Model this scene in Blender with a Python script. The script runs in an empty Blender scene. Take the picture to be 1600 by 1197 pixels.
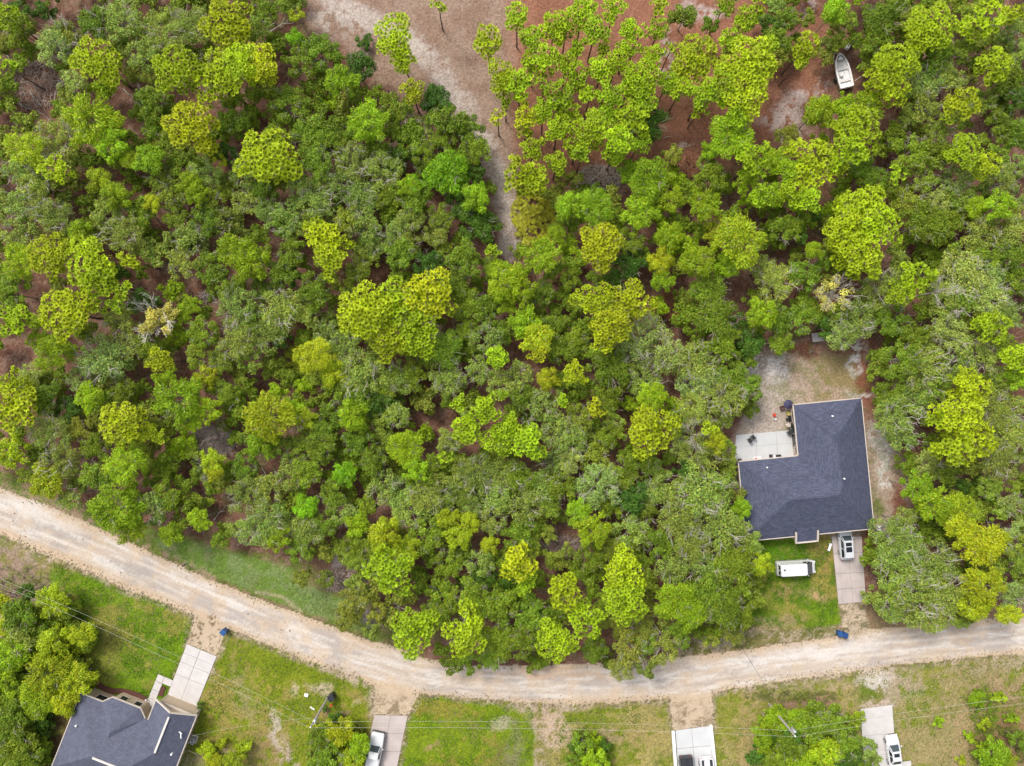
import bpy, math, random
import numpy as np
from mathutils import Vector, Matrix, noise
C = bpy.context.scene.collection
R = random.Random(7)
NR = np.random.default_rng(11)

# ------------------------------------------------------------------ camera, light
H = 100.0                      # drone height above the ground, looking straight down
S0 = 0.09                      # metres of ground per pixel of the 1600 px wide photograph
sc = bpy.context.scene
cam = bpy.data.cameras.new('camera'); co = bpy.data.objects.new('camera', cam); C.objects.link(co)
co.location = (0, 0, H); co.rotation_euler = (0, 0, 0)
cam.sensor_fit = 'HORIZONTAL'; cam.sensor_width = 36.0
cam.lens = 36.0 * (H / S0) / 1600.0
cam.clip_start = 0.5; cam.clip_end = 3000
sc.camera = co
SUN_EL, SUN_AZ = 52.0, 322.0   # elevation, compass azimuth (0 = top of the photo, clockwise)
w = bpy.data.worlds.new('World'); sc.world = w; w.use_nodes = True
nt = w.node_tree; bg = nt.nodes['Background']
sky = nt.nodes.new('ShaderNodeTexSky'); sky.sky_type = 'NISHITA'; sky.sun_disc = False
sky.sun_elevation = math.radians(SUN_EL); sky.sun_rotation = math.radians(SUN_AZ)
sky.air_density = 1.0; sky.dust_density = 4.0; sky.ozone_density = 1.0
hs = nt.nodes.new('ShaderNodeHueSaturation'); hs.inputs['Saturation'].default_value = 0.35   # thin overcast
nt.links.new(sky.outputs[0], hs.inputs['Color']); nt.links.new(hs.outputs[0], bg.inputs[0]); bg.inputs[1].default_value = 0.14
sl = bpy.data.lights.new('sun', 'SUN'); so = bpy.data.objects.new('sun', sl); C.objects.link(so)
sl.energy = 1.45; sl.angle = math.radians(14); sl.color = (1.0, 0.95, 0.86)
sd = Vector((math.sin(math.radians(SUN_AZ)) * math.cos(math.radians(SUN_EL)),
             math.cos(math.radians(SUN_AZ)) * math.cos(math.radians(SUN_EL)), math.sin(math.radians(SUN_EL))))
so.rotation_euler = sd.to_track_quat('Z', 'Y').to_euler(); so.location = (0, 0, 140)
sc.view_settings.view_transform = 'Standard'; sc.view_settings.look = 'None'
sc.view_settings.exposure = 0.74; sc.view_settings.gamma = 1.0
try: sc.view_settings.use_curve_mapping = False
except Exception: pass
sc.cycles.max_bounces = 5; sc.cycles.diffuse_bounces = 3; sc.cycles.transparent_max_bounces = 4

def W(px, py, z=0.0):
    """world point of a pixel of the photograph for something whose height above ground is z"""
    k = (H - z) * S0 / H
    return Vector(((px - 800.0) * k, -(py - 598.5) * k, z))

# ------------------------------------------------------------------ materials
def srgb(r, g, b):
    f = lambda c: (c / 255 / 12.92) if c / 255 <= 0.04045 else ((c / 255 + 0.055) / 1.055) ** 2.4
    return (f(r), f(g), f(b), 1)
def newmat(name):
    m = bpy.data.materials.new(name); m.use_nodes = True
    return m, m.node_tree, m.node_tree.nodes['Principled BSDF']
def mat(name, col, rough=0.7, var=0.12, scale=3.0, metal=0.0, bump=0.0, coat=0.0, spec=0.5, fine=40.0):
    m, t, p = newmat(name)
    tc = t.nodes.new('ShaderNodeTexCoord')
    n = t.nodes.new('ShaderNodeTexNoise'); n.inputs['Scale'].default_value = scale; n.inputs['Detail'].default_value = 8
    n2 = t.nodes.new('ShaderNodeTexNoise'); n2.inputs['Scale'].default_value = fine; n2.inputs['Detail'].default_value = 3
    t.links.new(tc.outputs['Object'], n.inputs['Vector']); t.links.new(tc.outputs['Object'], n2.inputs['Vector'])
    ad = t.nodes.new('ShaderNodeMath'); ad.operation = 'ADD'
    t.links.new(n.outputs['Fac'], ad.inputs[0]); t.links.new(n2.outputs['Fac'], ad.inputs[1])
    mr = t.nodes.new('ShaderNodeMapRange'); mr.inputs[1].default_value = 0.6; mr.inputs[2].default_value = 1.4
    mr.inputs[3].default_value = 1 - var; mr.inputs[4].default_value = 1 + var
    t.links.new(ad.outputs[0], mr.inputs[0])
    mx = t.nodes.new('ShaderNodeVectorMath'); mx.operation = 'SCALE'
    mx.inputs[0].default_value = col[:3]; t.links.new(mr.outputs[0], mx.inputs['Scale'])
    t.links.new(mx.outputs[0], p.inputs['Base Color'])
    p.inputs['Roughness'].default_value = rough; p.inputs['Metallic'].default_value = metal
    p.inputs['Specular IOR Level'].default_value = spec
    p.inputs['Coat Weight'].default_value = coat
    if bump:
        b = t.nodes.new('ShaderNodeBump'); b.inputs['Strength'].default_value = bump; b.inputs['Distance'].default_value = 0.02
        t.links.new(n2.outputs['Fac'], b.inputs['Height']); t.links.new(b.outputs[0], p.inputs['Normal'])
    return m
def leafmat(name, trans=0.3, rough=0.55):
    """foliage: object colour times a per-leaf variation stored in the mesh"""
    m = bpy.data.materials.new(name); m.use_nodes = True; t = m.node_tree
    t.nodes.remove(t.nodes['Principled BSDF']); out = t.nodes['Material Output']
    oi = t.nodes.new('ShaderNodeObjectInfo'); at = t.nodes.new('ShaderNodeAttribute'); at.attribute_name = 'leaf'
    mx = t.nodes.new('ShaderNodeMix'); mx.data_type = 'RGBA'; mx.blend_type = 'MULTIPLY'; mx.inputs[0].default_value = 1
    t.links.new(oi.outputs['Color'], mx.inputs[6]); t.links.new(at.outputs['Color'], mx.inputs[7])
    df = t.nodes.new('ShaderNodeBsdfPrincipled'); df.inputs['Roughness'].default_value = rough
    df.inputs['Specular IOR Level'].default_value = 0.25
    tr = t.nodes.new('ShaderNodeBsdfTranslucent'); ms = t.nodes.new('ShaderNodeMixShader'); ms.inputs[0].default_value = trans
    t.links.new(mx.outputs[2], df.inputs['Base Color']); t.links.new(mx.outputs[2], tr.inputs['Color'])
    t.links.new(df.outputs[0], ms.inputs[1]); t.links.new(tr.outputs[0], ms.inputs[2]); t.links.new(ms.outputs[0], out.inputs[0])
    return m
def groundmat(name, bump=0.6, fine=9.0, con=0.22):
    m, t, p = newmat(name)
    at = t.nodes.new('ShaderNodeAttribute'); at.attribute_name = 'cover'
    tc = t.nodes.new('ShaderNodeTexCoord')
    n = t.nodes.new('ShaderNodeTexNoise'); n.inputs['Scale'].default_value = fine; n.inputs['Detail'].default_value = 4
    n.inputs['Roughness'].default_value = 0.7
    t.links.new(tc.outputs['Object'], n.inputs['Vector'])
    mr = t.nodes.new('ShaderNodeMapRange'); mr.inputs[1].default_value = 0.3; mr.inputs[2].default_value = 0.7
    mr.inputs[3].default_value = 1 - con; mr.inputs[4].default_value = 1 + con
    t.links.new(n.outputs['Fac'], mr.inputs[0])
    mx = t.nodes.new('ShaderNodeVectorMath'); mx.operation = 'SCALE'
    t.links.new(at.outputs['Color'], mx.inputs[0]); t.links.new(mr.outputs[0], mx.inputs['Scale'])
    t.links.new(mx.outputs[0], p.inputs['Base Color']); p.inputs['Roughness'].default_value = 0.95
    p.inputs['Specular IOR Level'].default_value = 0.15
    b = t.nodes.new('ShaderNodeBump'); b.inputs['Strength'].default_value = bump; b.inputs['Distance'].default_value = 0.05
    t.links.new(n.outputs['Fac'], b.inputs['Height']); t.links.new(b.outputs[0], p.inputs['Normal'])
    return m
def shinglemat(name, c1, c2, c3):
    m, t, p = newmat(name)
    uv = t.nodes.new('ShaderNodeUVMap'); uv.uv_map = 'slope'
    br = t.nodes.new('ShaderNodeTexBrick'); br.inputs['Scale'].default_value = 1.0
    br.inputs['Brick Width'].default_value = 0.42; br.inputs['Row Height'].default_value = 0.19
    br.inputs['Mortar Size'].default_value = 0.018; br.inputs['Bias'].default_value = 0.0
    br.inputs['Color1'].default_value = c1; br.inputs['Color2'].default_value = c2; br.inputs['Mortar'].default_value = c3
    t.links.new(uv.outputs[0], br.inputs['Vector'])
    n = t.nodes.new('ShaderNodeTexNoise'); n.inputs['Scale'].default_value = 1.1; n.inputs['Detail'].default_value = 9
    n.inputs['Roughness'].default_value = 0.75
    tc = t.nodes.new('ShaderNodeTexCoord'); t.links.new(tc.outputs['Object'], n.inputs['Vector'])
    mr = t.nodes.new('ShaderNodeMapRange'); mr.inputs[1].default_value = 0.3; mr.inputs[2].default_value = 0.7
    mr.inputs[3].default_value = 0.8; mr.inputs[4].default_value = 1.22
    t.links.new(n.outputs['Fac'], mr.inputs[0])
    mx = t.nodes.new('ShaderNodeVectorMath'); mx.operation = 'SCALE'
    t.links.new(br.outputs['Color'], mx.inputs[0]); t.links.new(mr.outputs[0], mx.inputs['Scale'])
    t.links.new(mx.outputs[0], p.inputs['Base Color']); p.inputs['Roughness'].default_value = 0.85
    b = t.nodes.new('ShaderNodeBump'); b.inputs['Strength'].default_value = 0.5; b.inputs['Distance'].default_value = 0.01
    t.links.new(br.outputs['Fac'], b.inputs['Height']); b.invert = True; t.links.new(b.outputs[0], p.inputs['Normal'])
    return m
M = {}
M['needle'] = leafmat('pine_needles', 0.35, 0.5)
M['leaf'] = leafmat('broad_leaves', 0.3, 0.5)
M['pinebark'] = mat('pine_bark', (0.10, 0.07, 0.055), 0.9, 0.3, 4, bump=0.5)
M['oakbark'] = mat('oak_bark', (0.28, 0.25, 0.20), 0.9, 0.25, 5, bump=0.4)
M['palebark'] = mat('bleached_wood', (0.36, 0.33, 0.28), 0.9, 0.2, 5, bump=0.3)
M['deadwood'] = mat('dead_twigs', (0.26, 0.19, 0.16), 0.95, 0.3, 5)
M['ground'] = groundmat('forest_floor', 0.8, 3.2, 0.42)
M['lawn'] = groundmat('turf', 0.9, 3.2, 0.28)
M['road'] = groundmat('limerock', 0.4, 3.5, 0.10)
M['concrete'] = mat('concrete', (0.50, 0.47, 0.455), 0.85, 0.17, 0.9, bump=0.1, fine=25)
M['concrete_pink'] = mat('concrete_stained', (0.42, 0.36, 0.34), 0.85, 0.26, 0.5, bump=0.1, fine=25)
M['concrete_grey'] = mat('concrete_patio', (0.50, 0.505, 0.51), 0.85, 0.10, 0.6, bump=0.1, fine=20)
M['joint'] = mat('joint_dirt', (0.20, 0.17, 0.14), 0.95, 0.2, 5)
M['shingle'] = shinglemat('charcoal_shingles', (0.048, 0.056, 0.096, 1), (0.084, 0.092, 0.144, 1), (0.028, 0.03, 0.048, 1))
M['shingle2'] = shinglemat('slate_shingles', (0.072, 0.080, 0.122, 1), (0.100, 0.107, 0.152, 1), (0.05, 0.053, 0.075, 1))
M['trim'] = mat('trim_cream', (0.52, 0.45, 0.39), 0.6, 0.08, 2)
M['ridge'] = mat('ridge_vent_pale', (0.58, 0.54, 0.5), 0.7, 0.1, 3)
M['stucco'] = mat('stucco_tan', (0.44, 0.35, 0.25), 0.9, 0.08, 2, bump=0.2)
M['stucco2'] = mat('stucco_pinkish', (0.48, 0.40, 0.34), 0.9, 0.08, 2, bump=0.2)
M['white'] = mat('white_paint', (0.78, 0.78, 0.77), 0.4, 0.04, 2)
M['carwhite'] = mat('car_white', (0.62, 0.62, 0.63), 0.25, 0.03, 1, coat=0.6)
M['carsilver'] = mat('car_silver', (0.54, 0.55, 0.58), 0.3, 0.04, 1, coat=0.5)
M['carblack'] = mat('car_black', (0.02, 0.021, 0.025), 0.25, 0.1, 1, coat=0.6)
M['glass'] = mat('tinted_glass', (0.018, 0.022, 0.028), 0.08, 0.1, 1, spec=0.5)
M['wglass'] = mat('windscreen_glass', (0.045, 0.06, 0.068), 0.1, 0.2, 1.5, spec=0.5)
M['rubber'] = mat('rubber', (0.02, 0.02, 0.02), 0.8)
M['darkplastic'] = mat('dark_plastic', (0.03, 0.032, 0.035), 0.5)
M['steel'] = mat('galvanised_steel', (0.42, 0.44, 0.46), 0.45, 0.1, 3, metal=0.5)
M['lamp'] = mat('lamp_lens', (0.7, 0.7, 0.68), 0.15)
M['redlamp'] = mat('tail_lamp', (0.35, 0.02, 0.02), 0.2)
M['blue'] = mat('bin_blue', (0.012, 0.07, 0.21), 0.5, 0.15)
M['black'] = mat('bin_black', (0.02, 0.022, 0.028), 0.5, 0.15)
M['pole'] = mat('weathered_pole', (0.33, 0.30, 0.27), 0.9, 0.2, 3)
M['wire'] = mat('aluminium_wire', (0.42, 0.42, 0.36), 0.5)
M['darkwire'] = mat('service_cable', (0.04, 0.04, 0.045), 0.6)
M['fibreglass'] = mat('fibreglass_weathered', (0.78, 0.75, 0.74), 0.5, 0.12, 3)
M['boatin'] = mat('boat_interior', (0.66, 0.63, 0.62), 0.7, 0.2, 5)
M['woodgrey'] = mat('weathered_planks', (0.45, 0.42, 0.42), 0.9, 0.2, 3)
M['woodbrown'] = mat('brown_planks', (0.33, 0.24, 0.20), 0.9, 0.25, 3)
M['mulch'] = mat('red_mulch', (0.09, 0.035, 0.025), 0.95, 0.5, 6, bump=0.8)
M['red'] = mat('red_plastic', (0.65, 0.05, 0.03), 0.4)
M['purple'] = mat('navy_canvas', (0.045, 0.04, 0.09), 0.8)
M['brown'] = mat('brown_metal', (0.10, 0.05, 0.04), 0.7)
M['yellow'] = mat('straw_yellow', (0.45, 0.38, 0.12), 0.8)
M['stone'] = mat('pale_rubble', (0.52, 0.46, 0.40), 0.9, 0.25, 6)

# ------------------------------------------------------------------ object helpers
def tag(o, label=None, cat=None, group=None, kind=None):
    if label: o['label'] = label
    if cat: o['category'] = cat
    if group: o['group'] = group
    if kind: o['kind'] = kind
    return o
def empty(name, loc, rz=0.0):
    o = bpy.data.objects.new(name, None); C.objects.link(o); o.location = loc; o.rotation_euler = (0, 0, rz)
    o.empty_display_size = 0.3
    return o
class MB:
    def __init__(s): s.v = []; s.f = []; s.mi = []; s.m = 0; s.uv = {}
    def add(s, vs, fs, m=None):
        b = len(s.v); s.v += [tuple(v) for v in vs]
        s.f += [tuple(i + b for i in f) for f in fs]; s.mi += [s.m if m is None else m] * len(fs)
        return s
    def box(s, c, d, rz=0.0, top=1.0, m=None, rx=0.0):
        x, y, z = d[0] / 2, d[1] / 2, d[2] / 2
        vs = [(-x, -y, -z), (x, -y, -z), (x, y, -z), (-x, y, -z), (-x * top, -y * top, z), (x * top, -y * top, z), (x * top, y * top, z), (-x * top, y * top, z)]
        mt = Matrix.Translation(c) @ Matrix.Rotation(rz, 4, 'Z') @ Matrix.Rotation(rx, 4, 'X')
        return s.add([mt @ Vector(v) for v in vs], [(0, 3, 2, 1), (4, 5, 6, 7), (0, 1, 5, 4), (1, 2, 6, 5), (2, 3, 7, 6), (3, 0, 4, 7)], m)
    def bar(s, a, b, wd, ht=None, m=None):
        """rectangular bar from a to b"""
        ht = ht or wd; a = Vector(a); b = Vector(b); d = b - a; L = d.length; d.normalize()
        sd_ = d.cross(Vector((0, 0, 1)))
        if sd_.length < 1e-3: sd_ = Vector((1, 0, 0))
        sd_.normalize(); up = sd_.cross(d)
        vs = [p + sd_ * (i * wd / 2) + up * (j * ht / 2) for p in (a, b) for i, j in ((-1, -1), (1, -1), (1, 1), (-1, 1))]
        return s.add(vs, [(0, 1, 2, 3), (7, 6, 5, 4), (0, 4, 5, 1), (1, 5, 6, 2), (2, 6, 7, 3), (3, 7, 4, 0)], m)
    def tube(s, pts, rs, n=6, m=None, cap=True):
        b = len(s.v); k = len(pts); pts = [Vector(p) for p in pts]
        for i, p in enumerate(pts):
            d = (pts[min(i + 1, k - 1)] - pts[max(i - 1, 0)]).normalized()
            a = d.cross(Vector((0.3, 0.9, 0.2)) if abs(d.y) < 0.8 else Vector((1, 0, 0))).normalized(); c = d.cross(a)
            for j in range(n):
                t = 2 * math.pi * j / n; s.v.append(tuple(p + (a * math.cos(t) + c * math.sin(t)) * rs[i]))
        mm = s.m if m is None else m
        for i in range(k - 1):
            for j in range(n):
                q = (j + 1) % n; s.f.append((b + i * n + j, b + i * n + q, b + (i + 1) * n + q, b + (i + 1) * n + j)); s.mi.append(mm)
        if cap:
            s.f.append(tuple(b + j for j in range(n))[::-1]); s.f.append(tuple(b + (k - 1) * n + j for j in range(n))); s.mi += [mm, mm]
        return s
    def lathe(s, prof, n=16, c=(0, 0, 0), m=None):
        b = len(s.v); mm = s.m if m is None else m
        for r, z in prof:
            for j in range(n):
                t = 2 * math.pi * j / n; s.v.append((c[0] + r * math.cos(t), c[1] + r * math.sin(t), c[2] + z))
        for i in range(len(prof) - 1):
            for j in range(n):
                q = (j + 1) % n; s.f.append((b + i * n + j, b + i * n + q, b + (i + 1) * n + q, b + (i + 1) * n + j)); s.mi.append(mm)
        s.f.append(tuple(b + j for j in range(n))[::-1]); s.f.append(tuple(b + (len(prof) - 1) * n + j for j in range(n))); s.mi += [mm, mm]
        return s
    def prism(s, poly, z0, z1, m=None):
        n = len(poly)
        area = sum(poly[i][0] * poly[(i + 1) % n][1] - poly[(i + 1) % n][0] * poly[i][1] for i in range(n))
        if area < 0: poly = poly[::-1]
        vs = [(x, y, z0) for x, y in poly] + [(x, y, z1) for x, y in poly]
        return s.add(vs, [tuple(range(n))[::-1], tuple(range(n, 2 * n))] + [(i, (i + 1) % n, n + (i + 1) % n, n + i) for i in range(n)], m)
    def build(s, name, mats, parent=None, bevel=0.0, smooth=False, loc=None):
        me = bpy.data.meshes.new(name); me.from_pydata(s.v, [], s.f)
        if not isinstance(mats, (list, tuple)): mats = [mats]
        for m in mats: me.materials.append(m)
        if len(mats) > 1: me.polygons.foreach_set('material_index', s.mi)
        if smooth: me.polygons.foreach_set('use_smooth', [True] * len(s.f))
        me.update()
        o = bpy.data.objects.new(name, me); C.objects.link(o)
        if parent: o.parent = parent
        if loc: o.location = loc
        if bevel:
            b = o.modifiers.new('bevel', 'BEVEL'); b.width = bevel; b.segments = 2; b.limit_method = 'ANGLE'
        return o
def npmesh(name, v, f, mats, col=None, attr='leaf', mi=None):
    """fast mesh from numpy arrays; f is (n,3) or (n,4)"""
    me = bpy.data.meshes.new(name); n = len(f); k = f.shape[1]
    me.vertices.add(len(v)); me.vertices.foreach_set('co', np.asarray(v, 'f').ravel())
    me.loops.add(n * k); me.loops.foreach_set('vertex_index', f.astype('i').ravel())
    me.polygons.add(n); me.polygons.foreach_set('loop_start', np.arange(0, n * k, k, dtype='i'))
    try: me.polygons.foreach_set('loop_total', np.full(n, k, dtype='i'))
    except Exception: pass
    for m in mats: me.materials.append(m)
    if mi is not None: me.polygons.foreach_set('material_index', mi.astype('i'))
    me.update(calc_edges=True)
    if col is not None:
        a = me.color_attributes.new(attr, 'FLOAT_COLOR', 'POINT')
        c4 = np.ones((len(v), 4), 'f'); c4[:, :3] = col; a.data.foreach_set('color', c4.ravel())
    return me
def copy_thing(root, loc, rz=None):
    r = root.copy(); C.objects.link(r); r.location = loc
    if rz is not None: r.rotation_euler = (0, 0, rz)
    for k in ('label', 'category', 'group'):
        if k in r: del r[k]
    kids = []
    for ch in list(root.children):
        c = ch.copy(); C.objects.link(c); c.parent = r; kids.append(c)
        for g in ch.children:
            d = g.copy(); C.objects.link(d); d.parent = c
    return r, kids

# ------------------------------------------------------------------ ground painting (albedo map of covers, in photo pixels at ground level)
STEP = 2.3
X0g, X1g, Y0g, Y1g = -170, 1770, -150, 1350
gx1 = np.arange(X0g, X1g + STEP, STEP); gy1 = np.arange(Y0g, Y1g + STEP, STEP)
nx, ny = len(gx1), len(gy1)
GX, GY = np.meshgrid(gx1, gy1)
def vnoise(x, y, sc_, seed):
    r = np.random.default_rng(seed); n = 256; lat = r.random((n, n)).astype('f')
    u = x / sc_ + 37.3; v = y / sc_ + 91.7; iu = np.floor(u).astype(int); iv = np.floor(v).astype(int)
    fu = u - iu; fv = v - iv; fu = fu * fu * (3 - 2 * fu); fv = fv * fv * (3 - 2 * fv)
    a = lat[iv % n, iu % n]; b = lat[iv % n, (iu + 1) % n]; c = lat[(iv + 1) % n, iu % n]; d = lat[(iv + 1) % n, (iu + 1) % n]
    return (a * (1 - fu) + b * fu) * (1 - fv) + (c * (1 - fu) + d * fu) * fv
def fbm(x, y, sc_, seed, o=4):
    t = 0; amp = 1; tot = 0
    for i in range(o):
        t = t + amp * vnoise(x, y, sc_ / 2 ** i, seed + i); tot += amp; amp *= 0.55
    return t / tot
def inpoly(x, y, poly):
    r = np.zeros(x.shape, bool); n = len(poly)
    for i in range(n):
        x1, y1 = poly[i]; x2, y2 = poly[(i + 1) % n]
        if y1 == y2: continue
        c = ((y1 > y) != (y2 > y)) & (x < (x2 - x1) * (y - y1) / (y2 - y1) + x1); r ^= c
    return r
def edge_d(x, y, pts, closed=True):
    d = np.full(x.shape, 1e9); n = len(pts)
    for i in range(n if closed else n - 1):
        x1, y1 = pts[i]; x2, y2 = pts[(i + 1) % n]; dx, dy = x2 - x1, y2 - y1
        t = np.clip(((x - x1) * dx + (y - y1) * dy) / (dx * dx + dy * dy), 0, 1)
        d = np.minimum(d, np.hypot(x - x1 - t * dx, y - y1 - t * dy))
    return d
def sm(v, a, b):
    t = np.clip((v - a) / (b - a), 0, 1); return t * t * (3 - 2 * t)
NA = fbm(GX, GY, 60, 1); NB = fbm(GX, GY, 22, 5); NC = fbm(GX, GY, 9, 9, 3); ND = NR.random(GX.shape)
wx = (fbm(GX, GY, 26, 21) - 0.5) * 26 + (fbm(GX, GY, 7, 31, 2) - 0.5) * 9
wy = (fbm(GX, GY, 26, 41) - 0.5) * 26 + (fbm(GX, GY, 7, 51, 2) - 0.5) * 9
GAIN = 1.0
def alb(r, g, b): return np.array(srgb(r, g, b)[:3]) * 0.62
def mixc(base, col, wgt): return base * (1 - wgt[..., None]) + np.asarray(col) * wgt[..., None]
def polymask(poly, soft=8, warp=1.0):
    x = GX + wx * warp; y = GY + wy * warp
    ins = inpoly(x, y, poly); d = edge_d(x, y, poly)
    return np.where(ins, sm(d, -soft, soft), sm(-d, -soft, soft))
def ell(cx, cy, rx, ry, a=0, soft=0.5, warp=1.0):
    x = GX + wx * warp - cx; y = GY + wy * warp - cy; a = math.radians(a)
    u = (x * math.cos(a) + y * math.sin(a)) / rx; v = (-x * math.sin(a) + y * math.cos(a)) / ry
    return 1 - sm(np.hypot(u, v), 1 - soft, 1 + soft)
ROAD_TOP = [(-170, 700), (0, 763), (60, 785), (150, 823), (200, 848), (300, 893), (400, 935), (500, 972), (560, 995), (610, 1008), (660, 1028), (740, 1040), (850, 1040), (950, 1036), (1060, 1027), (1150, 1017), (1200, 1010), (1310, 994), (1360, 984), (1450, 976), (1600, 962), (1770, 948)]
ROAD_BOT = [(1770, 1008), (1600, 1021), (1500, 1029), (1400, 1039), (1330, 1050), (1200, 1066), (1112, 1083), (1112, 1134), (1052, 1141), (1048, 1090), (1000, 1095), (900, 1101), (800, 1096), (730, 1090), (655, 1082), (640, 1117), (583, 1117), (585, 1072), (560, 1057), (480, 1031), (400, 1000), (357, 982), (338, 1023), (294, 1006), (303, 960), (200, 922), (130, 889), (60, 861), (0, 835), (-170, 765)]
ROAD_MID = [(-170, 732), (0, 799), (60, 823), (165, 866), (300, 926), (440, 984), (560, 1027), (650, 1055), (740, 1066), (850, 1070), (980, 1066), (1100, 1055), (1200, 1038), (1330, 1020), (1450, 1007), (1600, 992), (1770, 978)]
south = inpoly(GX, GY, ROAD_MID + [(1770, 1400), (-170, 1400)])
# forest floor
col = np.zeros(GX.shape + (3,)) + alb(140, 102, 86)
col = mixc(col, alb(112, 78, 62), sm(NB, 0.42, 0.62) * 0.8)
col = mixc(col, alb(172, 142, 124), sm(NC + .25 * ND, 0.6, 0.8) * 0.55)
col = mixc(col, alb(95, 100, 50), sm(NA, 0.52, 0.66) * sm(NC, 0.4, 0.6) * 0.55)
# sandy clearing and track
CLR = [(478, -150), (485, 45), (555, 85), (590, 130), (640, 150), (700, 160), (742, 205), (765, 255), (782, 330), (780, 395), (808, 400), (812, 320), (800, 190), (815, 90), (850, -150)]
m = polymask(CLR, 10); col = mixc(col, alb(172, 146, 128), m * 0.95)
col = mixc(col, alb(150, 120, 102), m * sm(NB, 0.45, 0.6) * 0.6)
tr_ = edge_d(GX + wx * 0.6, GY + wy * 0.6, [(505, -150), (520, 5), (575, 28), (640, 62), (690, 115), (725, 165), (752, 215), (775, 270), (795, 330), (797, 390)], False)
m = (1 - sm(tr_, 6, 26)) * sm(NC + 0.25 * ND, 0.42, 0.62); col = mixc(col, alb(205, 190, 180), m * 0.95)
m = (1 - sm(tr_, 4, 16)) ; col = mixc(col, alb(200, 184, 172), m * 0.6)
m = ell(660, 70, 55, 12, 35) * sm(NC, .4, .55); col = mixc(col, alb(205, 192, 182), m * 0.6)
m = ell(530, 28, 45, 25, 20) * sm(NC, .4, .55); col = mixc(col, alb(205, 192, 182), m * 0.7)
m = polymask([(690, 340), (705, 338), (740, 378), (775, 388), (770, 398), (755, 400), (750, 440), (742, 400), (710, 385)], 6, 0.4); col = mixc(col, alb(165, 120, 104), m)
# reddish pine straw under the pine stand and in the right clearing
m = polymask([(790, -150), (1120, -150), (1300, 30), (1290, 140), (1240, 200), (1110, 262), (1030, 262), (960, 250), (830, 290), (800, 200)], 22)
col = mixc(col, alb(172, 118, 94), m * (0.65 + 0.35 * NB)); col = mixc(col, alb(138, 96, 76), m * sm(NB, 0.5, 0.62) * 0.5)
for e in [(1235, 180, 26, 40, 20), (1215, 190, 30, 14, 0), (1080, 18, 26, 14, 10), (1265, 8, 10, 20, 20), (1075, 225, 14, 5, -10), (1045, 90, 10, 40, 5), (1110, 25, 20, 12, 0), (1290, 130, 10, 25, 10), (1265, 150, 24, 12, 0)]:
    m = ell(*e) * sm(NC + 0.2 * ND, 0.48, 0.62); col = mixc(col, alb(205, 185, 178), m * 0.8)
# yard round the big house
YARD = [(1150, 575), (1200, 545), (1265, 530), (1352, 520), (1372, 610), (1398, 690), (1425, 735), (1420, 800), (1375, 845), (1345, 850), (1150, 850), (1140, 700), (1185, 620)]
m = polymask(YARD, 8, 0.5); col = mixc(col, alb(188, 166, 146), m)
m2 = ell(1300, 585, 60, 38, 0) * m; col = mixc(col, alb(160, 142, 96), m2 * sm(NB, 0.35, 0.6) * 0.9)
m2 = ell(1195, 640, 55, 60, 0) * m; col = mixc(col, alb(206, 194, 182), m2 * 0.7)
for e in [(1352, 600, 14, 60, -8), (1390, 650, 12, 60, -20), (1405, 790, 12, 40, 0), (1330, 545, 36, 12, 0), (1250, 545, 40, 12, 0), (1378, 635, 16, 20, 0)]:
    col = mixc(col, alb(142, 84, 64), ell(*e) * m * 0.85)
for e in [(1378, 700, 14, 40, -10), (1340, 560, 10, 30, 20), (1345, 618, 18, 6, 0), (1175, 570, 18, 16, 0), (1215, 575, 22, 22, 0), (1385, 740, 8, 22, 0), (1330, 570, 7, 14, 30)]:
    col = mixc(col, alb(236, 228, 222), ell(*e) * sm(NC + 0.25 * ND, 0.42, 0.62) * 0.95)
col = mixc(col, alb(110, 125, 45), ell(1372, 795, 8, 14) * 0.8)
col = mixc(col, alb(128, 84, 66), ell(1357, 850, 10, 30) * 0.9)
col = mixc(col, alb(120, 128, 60), sm(NA, 0.52, 0.6) * m * sm(NC, 0.45, 0.6) * 0.45)
# grass, lawns
G = lambda a: alb(*a)
lawns = {}
def lawn(poly, c1, c2, dry, dk=0.5, warp=0.5, amount=1.0):
    global col, lawnmask
    m = polymask(poly, 4, warp); lawnmask = np.maximum(lawnmask, m)
    c = np.zeros(col.shape) + G(c1); c = mixc(c, G(c2), sm(NB, 0.40, 0.62)); c = mixc(c, G(dry), sm(NA * 0.6 + NC * 0.4, 1 - dk, 1.15 - dk) * 0.9)
    c = c * (0.88 + 0.24 * ND[..., None])
    col = col * (1 - (m * amount)[..., None]) + c * (m * amount)[..., None]
lawnmask = np.zeros(GX.shape)
# south of the road: mixed verge everywhere, then lawns
vg = south * 1.0
c = np.zeros(col.shape) + G((150, 142, 82)); c = mixc(c, G((190, 172, 148)), sm(NC + 0.3 * ND, 0.62, 0.8)); c = mixc(c, G((118, 130, 52)), sm(NB, 0.45, 0.62) * 0.8)
col = mixc(col, 0, vg) + c * vg[..., None]
lawn([(80, 878), (160, 905), (300, 963), (293, 1004), (262, 1084), (235, 1105), (215, 1112), (130, 1085), (138, 1000), (110, 955), (75, 905)], (104, 138, 18), (120, 154, 24), (156, 152, 70), 0.49)
lawn([(360, 988), (470, 1034), (580, 1074), (578, 1115), (560, 1350), (265, 1350), (310, 1108), (340, 1027)], (126, 144, 28), (140, 152, 38), (168, 152, 84), 0.55)
lawn([(660, 1088), (740, 1096), (833, 1106), (833, 1350), (610, 1350), (642, 1112)], (120, 148, 18), (134, 156, 30), (160, 150, 64), 0.51)
lawn([(885, 1112), (1040, 1096), (1050, 1140), (1054, 1350), (840, 1350), (862, 1180)], (130, 146, 34), (144, 150, 50), (182, 166, 104), 0.56)
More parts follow.
